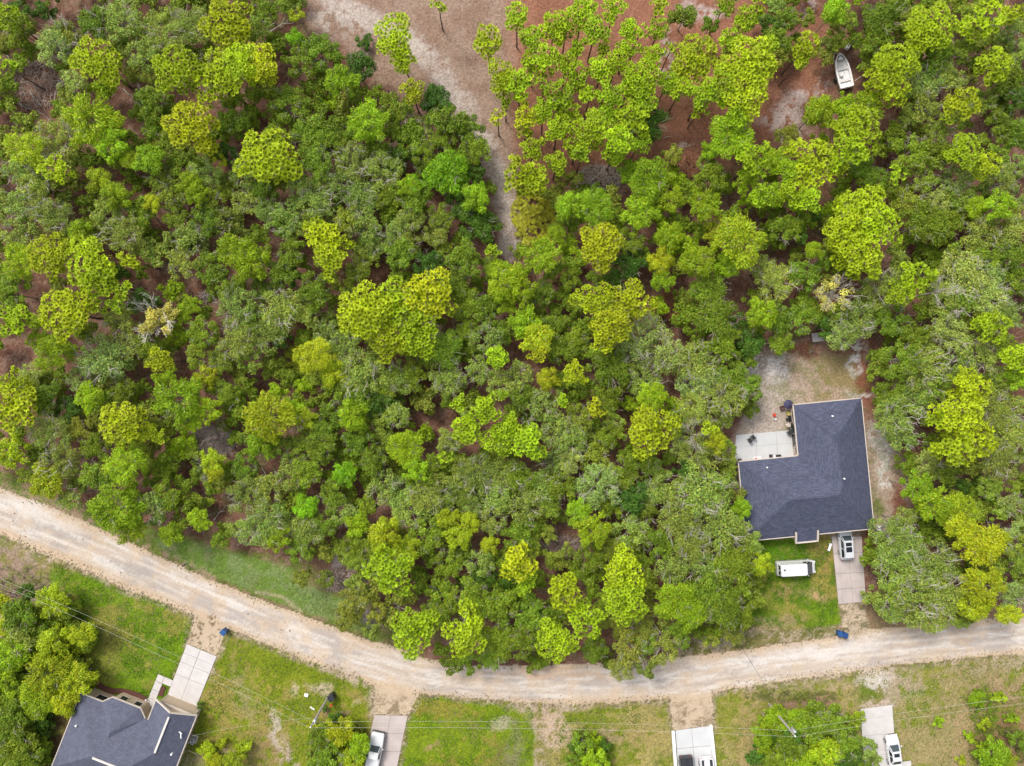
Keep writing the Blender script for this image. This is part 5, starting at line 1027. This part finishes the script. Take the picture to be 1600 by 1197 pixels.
# ------------------------------------------------------------------ utility poles and wires
def pole(px0, py0, px1, py1, label, hgt):
    b = W(px0, py0); r = empty('utility_pole', b, 0); tag(r, label, 'utility pole', 'utility poles along the road')
    MB().tube([(0, 0, -.3), (0, 0, hgt * .5), (0, 0, hgt)], [.17, .15, .11], 10).build('pole', M['pole'], r)
    MB().lathe([(.03, 0), (.05, .05), (.09, .1), (.05, .15), (.09, .2), (.04, .28)], 8).build('insulator', M['white'], r, loc=(0, 0, hgt))
    MB().lathe([(.04, 0), (.07, .06), (.04, .14)], 8).build('insulator', M['white'], r, loc=(.17, .04, hgt - 1.25))
    return r, b
h1 = 9.1
P1, b1 = pole(514, 1087, 490, 1128, 'grey pole with a white transformer beside the black bin', h1)
P2, b2 = pole(1202, 1100, 1243, 1150, 'pale pole with a grey transformer rising from the shrub mass', h1 - .1)
for P_, rz in ((P1, .9), (P2, .3)):
    dx, dy = math.cos(rz) * .36, math.sin(rz) * .36
    MB().lathe([(.20, 0), (.22, .03), (.22, .80), (.17, .88), (.05, .92)], 14).build('transformer', M['steel'], P_, loc=(dx, dy, 7.3))
    MB().bar((0, 0, 7.7), (dx, dy, 7.7), .1, .12).build('bracket', M['steel'], P_)
    for s_ in (-.08, .08): MB().lathe([(.03, 0), (.05, .05), (.03, .1), (.05, .15), (.02, .2)], 6).build('bushing', M['white'], P_, loc=(dx + s_, dy, 8.2))
MB().box((.05, -.18, 7.9), (.5, .12, .12), .5).build('cutout_switch', M['white'], P1)
def wire(a, b, sag, label, r=.012, m='wire', grp='power lines'):
    a = Vector(a); b = Vector(b); pts = []
    for i in range(25):
        t = i / 24; p = a.lerp(b, t); p.z -= sag * 4 * t * (1 - t); pts.append(p)
    base = Vector((a.x, a.y, a.z)); mb = MB(); mb.tube([p - base for p in pts], [r] * 25, 4)
    o = mb.build('power_line', M[m], loc=base); tag(o, label, 'power line', grp)
zt_, zn = h1 + .27, h1 - 1.2
top1 = (b1.x, b1.y, zt_); top2 = (b2.x, b2.y, zt_ - .1); n1 = (b1.x + .17, b1.y + .04, zn); n2 = (b2.x + .17, b2.y + .04, zn - .1)
e0t = W(-60, 888, zt_); e0n = W(-60, 880, zn); e3t = W(1700, 1088, zt_); e3n = W(1700, 1078, zn)
pb0 = W(-78, 845); pb3 = W(1720, 1010)
wire(e0t, top1, .8, 'upper power line running left from the left pole'); wire(e0n, n1, 1.0, 'lower power line running left from the left pole')
wire(top1, top2, .9, 'upper power line spanning between the two poles'); wire(n1, n2, 1.1, 'lower power line spanning between the two poles')
wire(top2, e3t, .6, 'upper power line running right from the right pole'); wire(n2, e3n, .7, 'lower power line running right from the right pole')
wire(W(1243, 1147, 7.2), W(1110, 930, 5.2), .7, 'thin dark service cable crossing the road', .022, 'darkwire')
wire(W(300, 1150, 2.9), W(487, 1122, 7.4), .7, 'thin pale service drop from the gabled roof to the left pole', .009)

# ------------------------------------------------------------------ small things
def bin_(px, py, rz, m, label, grp=None, s=1.0):
    b = W(px, py, .5); r = empty('wheelie_bin', (b.x, b.y, .03), rz); tag(r, label, 'bin', grp)
    MB().box((0, 0, .5 * s), (.5 * s, .55 * s, .95 * s), top=1.14).build('bin_body', m, r, bevel=.03)
    MB().box((0, 0, 1.0 * s), (.66 * s, .72 * s, .07)).build('lid', m, r, bevel=.03)
    MB().bar((-.3 * s, -.4 * s, .98 * s), (.3 * s, -.4 * s, .98 * s), .05).build('handle', M['darkplastic'], r)
    for sx in (-1, 1): MB().lathe([(.12, -.03), (.12, .03)], 10).build('wheel', M['rubber'], r, loc=(sx * .28, -.3, .1))
bin_(351, 986, .9, M['blue'], 'blue lidded bin standing where the white driveway meets the road', None, 1.1)
bin_(1311, 989, .2, M['blue'], 'blue bin at the road edge, left one of the touching pair')
bin_(1319, 991, -.25, mat('bin_blue_dark', (0.01, 0.05, 0.17), .5), 'darker blue bin at the road edge, right one of the touching pair')
bin_(519, 1087, .4, M['black'], 'black bin at the foot of the left utility pole', None, 1.25)
def box_thing(name, label, cat, px, py, z, parts, rz=0):
    b = W(px, py, z); r = empty(name, (b.x, b.y, 0), rz); tag(r, label, cat)
    for nm, c, d, m in parts: MB().box(c, d).build(nm, M[m], r, bevel=min(d) * .12)
    return r
r = box_thing('air_conditioner', 'square grey air conditioner against the gabled house wall', 'air conditioner', 300, 1157, .5, [('casing', (0, 0, .42), (.85, .85, .8), 'steel'), ('base_pad', (0, 0, .03), (1.1, 1.1, .08), 'concrete')], -.35)
mb = MB(); mb.lathe([(.32, 0), (.34, .03), (.1, .05)], 16); mb.build('fan_guard', M['darkplastic'], r, loc=(0, 0, .83))
mb = MB()
for i in range(4): mb.bar((.3 * math.cos(i * 1.57 + .4), .3 * math.sin(i * 1.57 + .4), .90), (-.02, 0, .90), .1, .02)
mb.build('fan_blade_set', M['lamp'], r)
# round cistern at the house corner
b = W(1373, 825, .6); r = empty('water_tank', (b.x, b.y, 0)); tag(r, 'small round grey-white tank at the right corner of the L-shaped house', 'tank')
MB().lathe([(.34, 0), (.36, .05), (.36, .95), (.30, 1.05), (.08, 1.12), (.08, 1.2)], 16).build('vessel', M['fibreglass'], r, smooth=False); MB().bar((0, 0, .9), (-.75, .1, .9), .06).build('pipe', M['white'], r)
# white bench on the lawn
r = box_thing('bench', 'narrow white bench beside the stained driveway', 'bench', 1296.5, 855, .4, [('seat', (0, 0, .42), (.32, 1.1, .06), 'white'), ('leg', (0, .42, .2), (.3, .07, .4), 'white'), ('leg', (0, -.42, .2), (.3, .07, .4), 'white')], -.28)
def platform(name, label, px, py, z, w_, d_, m, rz, n=6):
    b = W(px, py, z); r = empty(name, (b.x, b.y, 0), rz); tag(r, label, 'platform')
    for i in range(n): MB().box((-w_ / 2 + (i + .5) * w_ / n, 0, z), (w_ / n - .025, d_ * R.uniform(.96, 1), .04)).build('plank', m, r)
    for sx in (-1, 1):
        MB().box((0, sx * d_ * .35, z - .08), (w_, .09, .1)).build('bearer', M['deadwood'], r)
        for sy in (-1, 1): MB().box((sx * w_ * .42, sy * d_ * .35, z / 2 - .06), (.1, .1, z - .1)).build('leg', M['deadwood'], r)
    return r
platform('plank_platform', 'weathered grey plank platform at the top of the back yard', 1277.5, 527, .8, 1.55, 1.25, M['woodgrey'], .12, 6)
r = platform('plank_platform', 'brown plank platform with two dark holes beneath the oaks', 1359, 516, .8, 1.4, 1.2, M['woodbrown'], .35, 5)
for dx, dy in ((-.15, .12), (.1, -.1)): MB().lathe([(.1, 0), (.1, .02)], 10).build('knot_hole', M['rubber'], r, loc=(dx, dy, .83))
def chair(px, py, rz, label):
    b = W(px, py, .4); r = empty('garden_chair', (b.x, b.y, .1), rz); tag(r, label, 'chair', 'dark garden chairs on the patio')
    MB().box((0, 0, .42), (.5, .5, .06)).build('seat', M['darkplastic'], r); MB().box((0, -.25, .68), (.5, .06, .5)).build('backrest', M['darkplastic'], r)
    for sx in (-1, 1):
        for sy in (-1, 1): MB().box((sx * .22, sy * .22, .2), (.04, .04, .4)).build('leg', M['darkplastic'], r)
chair(1176, 682.5, .6, 'dark garden chair nearer the house on the patio'); chair(1171, 687.5, .6, 'dark garden chair nearer the trees on the patio')
r = box_thing('grill', 'dark angular grill on the patio corner by the wall', 'grill', 1234.5, 675, .8, [('firebox', (0, 0, .8), (.75, .5, .3), 'black'), ('hood', (0, 0, 1.0), (.7, .45, .16), 'darkplastic'), ('side_shelf', (.5, 0, .85), (.3, .4, .04), 'darkplastic')], .7)
for sx in (-1, 1):
    for sy in (-1, 1): MB().box((sx * .3, sy * .2, .33), (.05, .05, .66)).build('leg', M['black'], r)
def table(px, py, label, rad, m, h_=.7):
    b = W(px, py, h_); r = empty('round_table', (b.x, b.y, 0)); tag(r, label, 'table'); MB().lathe([(rad, h_ - .04), (rad, h_), (.02, h_)], 16).build('table_top', M[m], r)
    MB().lathe([(.18, 0), (.04, .05), (.04, h_ - .04)], 8).build('pedestal', M[m], r)
table(1232.5, 664.5, 'round cream table by the wall above the patio', .27, 'trim')
# furled canopies and clutter along the west wall
b = W(1232, 632, 1.5); r = empty('parasol', (b.x, b.y, 0), .3); tag(r, 'navy parasol at the upper left house corner', 'parasol')
mb = MB(); mb.lathe([(.68, 1.45), (.45, 1.6), (.05, 1.82)], 8); mb.build('canopy', M['purple'], r); MB().tube([(0, 0, 0), (0, 0, 1.8)], [.03, .03], 6).build('pole', M['steel'], r)
b = W(1222.5, 637.5, .5); r = empty('fire_pit', (b.x, b.y, 0)); tag(r, 'brown round fire pit left of the navy parasol', 'fire pit')
MB().lathe([(.24, 0), (.3, .3), (.34, .5), (.28, .5), (.2, .34), (.02, .32)], 14).build('bowl', M['brown'], r)
for i in range(3): MB().bar((.2 * math.cos(i * 2.1), .2 * math.sin(i * 2.1), .2), (.32 * math.cos(i * 2.1), .32 * math.sin(i * 2.1), 0), .04).build('leg', M['brown'], r)
b = W(1210, 648.5, .2); r = empty('fuel_can', (b.x, b.y, 0), .1); tag(r, 'red fuel can on the sand above the patio', 'can')
MB().box((0, 0, .2), (.34, .5, .4), top=.85).build('can_body', M['red'], r, bevel=.04); MB().tube([(0, .15, .38), (0, .3, .55)], [.03, .02], 6).build('spout', M['yellow'], r); MB().bar((0, -.15, .44), (0, .1, .44), .05).build('handle', M['red'], r)
b = W(1211, 654.5, .2); r = empty('bucket', (b.x, b.y, 0)); tag(r, 'white bucket just below the red fuel can', 'bucket')
MB().lathe([(.13, 0), (.18, .34), (.2, .35), (.16, .33), (.12, .05)], 12).build('pail', M['white'], r); MB().tube([(-.18, 0, .34), (-.1, .1, .4), (.1, .1, .4), (.18, 0, .34)], [.01] * 4, 4).build('handle', M['steel'], r)
def clutter(name, label, cat, px, py, items, rz=.1):
    b = W(px, py, .3); r = empty(name, (b.x, b.y, .02), rz); tag(r, label, cat)
    for nm, c, d, m in items: MB().box(c, d, top=.9).build(nm, M[m], r, bevel=.02)
clutter('bag', 'yellow sack leaning near the upper left house corner', 'sack', 1232, 646, [('sack_body', (0, 0, .25), (.5, .6, .5), 'yellow'), ('tied_neck', (0, .1, .56), (.14, .14, .12), 'yellow')])
clutter('garden_gear', 'dark heap of folded garden gear by the west wall', 'garden gear', 1234, 654, [('folded_chair', (0, 0, .4), (.12, .9, .8), 'black'), ('folded_table', (.2, 0, .35), (.08, .8, .7), 'brown'), ('crate', (-.3, -.1, .15), (.35, .4, .3), 'darkplastic')])
clutter('patio_bench', 'dark slatted bench along the patio edge by the roof', 'bench', 1212, 713, [('seat', (0, 0, .42), (1.5, .45, .05), 'darkplastic'), ('backrest', (0, -.24, .7), (1.5, .05, .45), 'black'), ('cushion', (-.3, 0, .5), (.5, .4, .1), 'lamp'), ('leg', (-.68, 0, .2), (.06, .4, .4), 'black'), ('leg', (.68, 0, .2), (.06, .4, .4), 'black')])
clutter('storage_box', 'black storage box halfway along the patio edge', 'box', 1204.5, 713, [('box_body', (0, 0, .25), (.35, .5, .5), 'black'), ('lid', (0, 0, .53), (.4, .55, .06), 'darkplastic')])
clutter('shoe_rack', 'white low rack with small items on the patio edge', 'rack', 1183, 716, [('shelf', (0, 0, .3), (1.1, .35, .05), 'white'), ('shelf', (0, 0, .08), (1.1, .35, .05), 'white'), ('end_panel', (-.55, 0, .2), (.05, .35, .4), 'white'), ('end_panel', (.55, 0, .2), (.05, .35, .4), 'white'), ('parcel', (-.2, 0, .4), (.25, .2, .15), 'red'), ('parcel', (.25, 0, .4), (.3, .25, .15), 'lamp')])
clutter('planter', 'black planter at the outer corner of the patio', 'planter', 1156, 719, [('pot', (0, 0, .22), (.5, .35, .44), 'black'), ('soil', (0, 0, .45), (.38, .26, .04), 'brown')])
# boat-side clutter
b = W(1332, 67, .3); r = empty('barrel', (b.x, b.y, 0)); tag(r, 'deep blue barrel just above the white boat', 'barrel'); MB().lathe([(.28, 0), (.33, .25), (.34, .45), (.3, .8), (.26, .82)], 14).build('drum', M['blue'], r); MB().lathe([(.3, 0), (.3, .05)], 14).build('lid', M['blue'], r, loc=(0, 0, .82))
clutter('cool_box', 'white cool box beside the blue barrel', 'cool box', 1325, 73, [('box_body', (0, 0, .22), (.45, .8, .42), 'white'), ('lid', (0, 0, .46), (.48, .84, .07), 'fibreglass')], -.5)
clutter('crate', 'dark crate right of the white boat and cool box', 'crate', 1350, 76, [('crate_body', (0, 0, .2), (.5, .5, .4), 'darkplastic'), ('lid', (0, 0, .42), (.54, .54, .05), 'steel')])
MB_ = MB(); MB_.bar((0, 0, .9), (.8, .5, 1.1), .1, .06); o = MB_.build('oar', M['trim'], loc=W(1331, 130, 0)); tag(o, 'pale wooden oar sticking out at the stern of the boat', 'oar')
# signs, mailboxes
def mailbox(px, py, rz, label, m='black'):
    b = W(px, py, .9); r = empty('mailbox', (b.x, b.y, 0), rz); tag(r, label, 'mailbox'); MB().box((0, 0, .5), (.1, .1, 1.0)).build('post', M['pole'], r); MB().box((0, 0, 1.1), (.22, .5, .22)).build('letter_box', M[m], r, bevel=.04); MB().box((.13, .05, 1.15), (.02, .05, .2)).build('flag', M['red'], r)
mailbox(288, 883, -1.1, 'dark mailbox on the verge above the road, left part')
clutter('meter_box', 'white square utility cover on the lawn left of the pole', 'utility cover', 478, 1087, [('cover', (0, 0, .1), (.6, .45, .2), 'white'), ('hatch', (0, 0, .21), (.4, .3, .03), 'fibreglass')], -.3)
clutter('board', 'narrow white board lying beside the left pole', 'board', 487.5, 1108, [('board_face', (0, 0, .05), (.75, .2, .08), 'white'), ('batten', (0, 0, .1), (.1, .2, .04), 'fibreglass')], -.6)
clutter('valve_marker', 'small orange valve marker below the black bin', 'marker', 518, 1101, [('marker_post', (0, 0, .3), (.12, .12, .6), 'red'), ('marker_cap', (0, 0, .62), (.3, .3, .06), 'red')], .3)
clutter('fence_board', 'pale board standing out from the gabled house wall', 'board', 303, 1174, [('board_face', (0, 0, .6), (1.5, .06, .1), 'trim'), ('post', (.7, 0, .4), (.08, .08, .8), 'trim')], -.4)
clutter('garden_lamp', 'small white lamp standing in the mulch by the entrance path', 'lamp', 229, 1093, [('lamp_post', (0, 0, .25), (.06, .06, .5), 'white'), ('lamp_head', (0, 0, .53), (.2, .2, .12), 'white')])
clutter('porch_chair', 'white chair on the porch of the gabled house', 'chair', 196, 1092, [('seat', (0, 0, .42), (.55, .55, .06), 'white'), ('backrest', (0, .27, .7), (.55, .06, .5), 'white'), ('leg', (-.22, 0, .2), (.05, .5, .4), 'white'), ('leg', (.22, 0, .2), (.05, .5, .4), 'white')], -.4)
# ------------------------------------------------------------------ dead wood
def deadtree(px, py, r_px, label, seed, n=11, th=.10, zc=4.5, m='palebark', nm='dead_tree', twigs=8, up=.5):
    Rm = r_px * S0 * (H - zc) / H; b = W(px, py, zc); r = empty(nm, (b.x, b.y, 0), seed * .7); tag(r, label, 'dead tree')
    o = bpy.data.objects.new('branch', limb_mesh('branch', Rm, seed, n, 1.0, M[m], up=up, th=th, twigs=twigs)); C.objects.link(o); o.parent = r; o.location = (0, 0, zc)
    o = bpy.data.objects.new('trunk', trunk_mesh('trunk', .15, .1, seed, M['palebark'])); C.objects.link(o); o.parent = r; o.scale = (1, 1, zc - Rm * .5)
    return r
WH = mat('white_dead_wood', (0.42, 0.39, 0.33), .9, .2, 5); M['whitewood'] = WH
deadtree(240, 497, 38, 'white dead tree with a few yellow leaf bunches at the lower edge', 3, 12, .12, 6.0, 'whitewood', twigs=9)
tree(243, 505, 22, 'x', zc=6.1, label='thin yellow-leaved growth inside the white dead tree', fam_='shrub')
tree(262, 487, 14, 'x', zc=6.1, label='small yellow-leaved sprig on the right of the white dead tree', fam_='shrub')
deadtree(1305, 455, 24, 'pale bare branches poking from the yellow half-bare tree', 5, 5, .05, 7.0, 'palebark')
deadtree(1272, 549, 12, 'small grey leafless bush on the sandy yard', 7, 14, .07, 1.0, 'deadwood', 'dead_bush', 8, .7)
deadtree(100, 55, 28, 'pale leafless limbs above the bare upper-left gap', 9, 9, .12, 5.5, 'palebark')
deadtree(95, 75, 20, 'leafless grey limbs just left of the golden pine top left', 11, 8, .12, 5, 'palebark')
deadtree(330, 670, 26, 'grey leafless tree over the brushwood patch', 13, 12, .07, 4, 'deadwood')
deadtree(325, 730, 22, 'thin leafless tree above the brown strip on the left', 15, 9, .08, 4.5, 'palebark')
deadtree(355, 700, 20, 'brown leafless bush at the right of the brushwood patch', 17, 14, .05, 2.5, 'deadwood')
deadtree(620, 950, 16, 'grey leafless branches under the roadside pine', 19, 12, .08, 3, 'palebark')
deadtree(1565, 840, 20, 'leafless grey tree at the right edge by the road', 21, 9, .09, 5, 'palebark')
deadtree(1470, 455, 24, 'pale leafless limbs among silvery oaks on the right', 23, 8, .10, 7.4, 'palebark')
deadtree(1585, 940, 16, 'pale leafless tree in the corner above the road end', 25, 10, .08, 5, 'palebark')
deadtree(10, 932, 22, 'bare brown bush at the left edge below the road', 27, 16, .05, 1.6, 'deadwood', 'dead_bush')
deadtree(310, 90, 10, 'dry twigs between two golden pines top left', 29, 8, .06, 9.5, 'palebark')
deadtree(462, 660, 16, 'thin pale twigs left of the photo centre', 31, 8, .07, 6.5, 'palebark')
deadtree(705, 695, 14, 'fan of pale twigs below the green pines near the centre', 33, 12, .06, 6, 'palebark')
deadtree(825, 660, 16, 'bare grey crown right of the central green pines', 35, 9, .08, 6.2, 'palebark')
deadtree(1085, 680, 26, 'broad pale leafless limbs left of the patio', 37, 8, .09, 6.4, 'palebark')
def fallen(px, py, L, ang, label, r0=.09, m='palebark', seed=1):
    g = random.Random(seed); b = W(px, py); mb = MB(); a = math.radians(ang); d = Vector((math.cos(a), math.sin(a), 0)); nn = Vector((-d.y, d.x, 0)); pts = [d * (L * (t - .5)) + nn * g.gauss(0, L * .025) + Vector((0, 0, .12 + .25 * math.sin(t * 3.1))) for t in [i / 7 for i in range(8)]]
    mb.tube(pts, [r0 * (1 - .8 * i / 7) for i in range(8)], 6); root = empty('fallen_log', (b.x, b.y, 0)); mb.build('log', M[m], root); tag(root, label, 'log', 'fallen dead trunks and branches')
    for k_ in range(4):
        t = g.uniform(.35, .95); p = pts[int(t * 7)]; q = p + d * L * g.uniform(.05, .15) + nn * g.choice((-1, 1)) * L * g.uniform(.08, .18) + Vector((0, 0, .2)); MB().tube([p, p.lerp(q, .5) + Vector((0, 0, .1)), q], [r0 * .4, r0 * .3, r0 * .1], 4).build('branch', M[m], root)
FL = [(22, 100, 5, -60), (30, 112, 4, -55), (15, 150, 5, -40), (35, 165, 4.5, -30), (60, 160, 3.5, -50), (110, 75, 3, 10), (440, 42, 4.5, 20), (415, 50, 2, 10), (450, 135, 2, 80), (150, 548, 2.5, -5), (320, 515, 1.8, 30), (640, 455, 2, 60), (645, 370, 3, -60), (600, 560, 2, 40), (480, 470, 3, -60), (505, 490, 3, 25), (545, 590, 3, 30), (560, 700, 2.5, -30), (680, 365, 2, 90), (740, 425, 1.5, 60),
      (855, 835, 3, -55), (850, 850, 3.5, -45), (880, 860, 3, 10), (895, 845, 2.5, 30), (875, 870, 2.8, -20), (900, 815, 2, 70), (870, 830, 2.2, 100), (830, 650, 2.2, 60), (840, 655, 2, -30), (985, 775, 3.4, -30), (1010, 790, 2.5, -60), (1540, 800, 6, -15), (1530, 785, 3.5, 0), (1560, 790, 4, -50), (1545, 815, 5, -30), (1580, 860, 4, -60), (330, 680, 3, 30), (345, 690, 3, -40), (310, 700, 3.5, 60), (360, 680, 2.5, 15), (335, 720, 3, 80), (320, 745, 2.5, -70), (345, 800, 3, 50), (255, 735, 2.4, 15), (245, 750, 2.2, 45), (252, 800, 2.4, 10), (1410, 310, 2, 60), (1480, 205, 3, 30), (1350, 80, 2.5, 75), (1200, 420, 2, 30), (1180, 450, 2, 60), (1045, 215, 1.5, 10), (205, 150, 2.8, -42), (1095, 455, 2, 20), (1440, 495, 2.5, 80)]
for i, (x, y, L, a) in enumerate(FL):
    fallen(x, y, L, a, locate(x, y, 'pale fallen branch' if L < 3 else 'long fallen trunk'), .05 + L * .012, 'whitewood' if i % 3 == 0 else 'palebark', i)
def brushpile(px, py, rx, ry, n, label, m1, m2, seed):
    g = random.Random(seed); b = W(px, py); r = empty('brush_pile', (b.x, b.y, 0)); tag(r, label, 'brush pile'); 
    for nm, mt, cnt in (('brushwood', m1, n), ('pale_sticks', m2, n // 3)):
        mb = MB()
        for i in range(cnt):
            a = g.random() * 6.28; rr = math.sqrt(g.random()); x, y = rr * math.cos(a) * rx * S0, rr * math.sin(a) * ry * S0; h = (1 - rr * .8) * .9 * g.random(); L = g.uniform(.4, 1.3); th = g.gauss(0.9, .7) if nm == 'pale_sticks' else g.random() * 3.14
            d = Vector((math.cos(th), math.sin(th), g.uniform(-.3, .3))) * L; c = Vector((x, y, h + .1)); mb.tube([c - d / 2, c + Vector((0, 0, .06)), c + d / 2], [.03, .025, .012], 3, cap=False)
        o = mb.build(nm, M[m1 if nm == 'brushwood' else m2], r); o['kind'] = 'stuff'
    return r
M['darkbrush'] = mat('dark_brush', (0.22, 0.15, 0.13), .95, .3, 4); M['greybrush'] = mat('grey_brush', (0.36, 0.29, 0.26), .95, .3, 4)
brushpile(935, 282, 38, 24, 500, 'pale heap of cut sticks between pines and the clearing', 'greybrush', 'whitewood', 1)
brushpile(880, 855, 30, 18, 500, 'brown heap of dead branches in the lower woods', 'darkbrush', 'greybrush', 2)
brushpile(330, 690, 38, 24, 800, 'grey brushwood spread on the bare patch, left part', 'greybrush', 'palebark', 3)
brushpile(1488, 762, 14, 12, 160, 'dark brushwood heap right of the sandy side yard', 'darkbrush', 'greybrush', 4)
brushpile(535, 905, 40, 18, 400, 'brown dry brush above the roadside strip', 'greybrush', 'darkbrush', 5)
brushpile(590, 962, 26, 14, 260, 'dry grey twigs beside the road left of the pines', 'greybrush', 'palebark', 6)
brushpile(60, 130, 44, 40, 350, 'scattered dry brush on the bare upper-left gap', 'greybrush', 'palebark', 7)
brushpile(330, 330, 12, 8, 60, 'little grey twig heap under oaks on the upper left', 'greybrush', 'palebark', 8)
brushpile(325, 463, 12, 9, 90, 'pale pinkish twig heap right of the white dead tree', 'greybrush', 'whitewood', 9)
# palmetto patches
def palmetto(px, py, rx, ry, n, tone, label, seed, s=.55):
    g = np.random.default_rng(seed); vs = []; cs = []
    for i in range(n):
        a = g.random() * 6.28; rr = math.sqrt(g.random()); c = W(px + rr * math.cos(a) * rx, py + rr * math.sin(a) * ry); z0 = g.uniform(.2, .7); k = g.uniform(.7, 1.25); q = s * g.uniform(.6, 1.2)
        ph = g.random() * 6.28
        for j in range(9):
            t = ph + (j - 4) * .42; e = np.array([math.cos(t), math.sin(t), g.uniform(.0, .35)]); w_ = np.array([-math.sin(t), math.cos(t), 0]) * q * .11; o_ = np.array([c.x, c.y, z0]); m_ = o_ + e * q * .6
            vs += [o_, m_ - w_, o_ + e * q, m_ + w_]; cs += [np.array(tone) * k * g.uniform(.85, 1.15)] * 4
    vs = np.array(vs); me = npmesh('palmetto', vs, np.arange(len(vs)).reshape(-1, 4), [M['leaf']], np.array(cs)); o = bpy.data.objects.new('palmetto_patch', me); C.objects.link(o); tag(o, label, 'palmetto', kind='stuff')
palmetto(835, 340, 36, 46, 260, (.40, .40, .02), 'yellow-green palmettos spotting the lower end of the sandy track', 1)
palmetto(882, 425, 24, 22, 130, (.26, .20, .06), 'rusty green palmettos under the central pines', 2)
palmetto(1045, 475, 18, 24, 110, (.30, .13, .07), 'reddish palmettos right of the golden pine', 3)
palmetto(490, 560, 40, 30, 260, (.36, .42, .02), 'yellow-green low palmettos left of the photo centre', 4, .7)
palmetto(1075, 262, 26, 14, 90, (.24, .11, .06), 'reddish low growth at the foot of the red-brown clearing', 5)
palmetto(60, 600, 30, 20, 90, (.18, .26, .05), 'green low palmettos near the left edge', 6)
palmetto(1560, 1165, 50, 35, 160, (.14, .16, .03), 'mixed low weeds in the bottom right scrub', 7, .4)
palmetto(1535, 1110, 22, 40, 130, (.16, .24, .02), 'green weeds lining the bottom right scrub', 8, .35)
palmetto(1240, 1085, 80, 8, 140, (.17, .18, .05), 'low weeds in front of the shrub mass by the right pole', 9, .3)
palmetto(30, 905, 50, 24, 120, (.17, .18, .05), 'weeds on the bare corner below the road at the left', 10, .3)
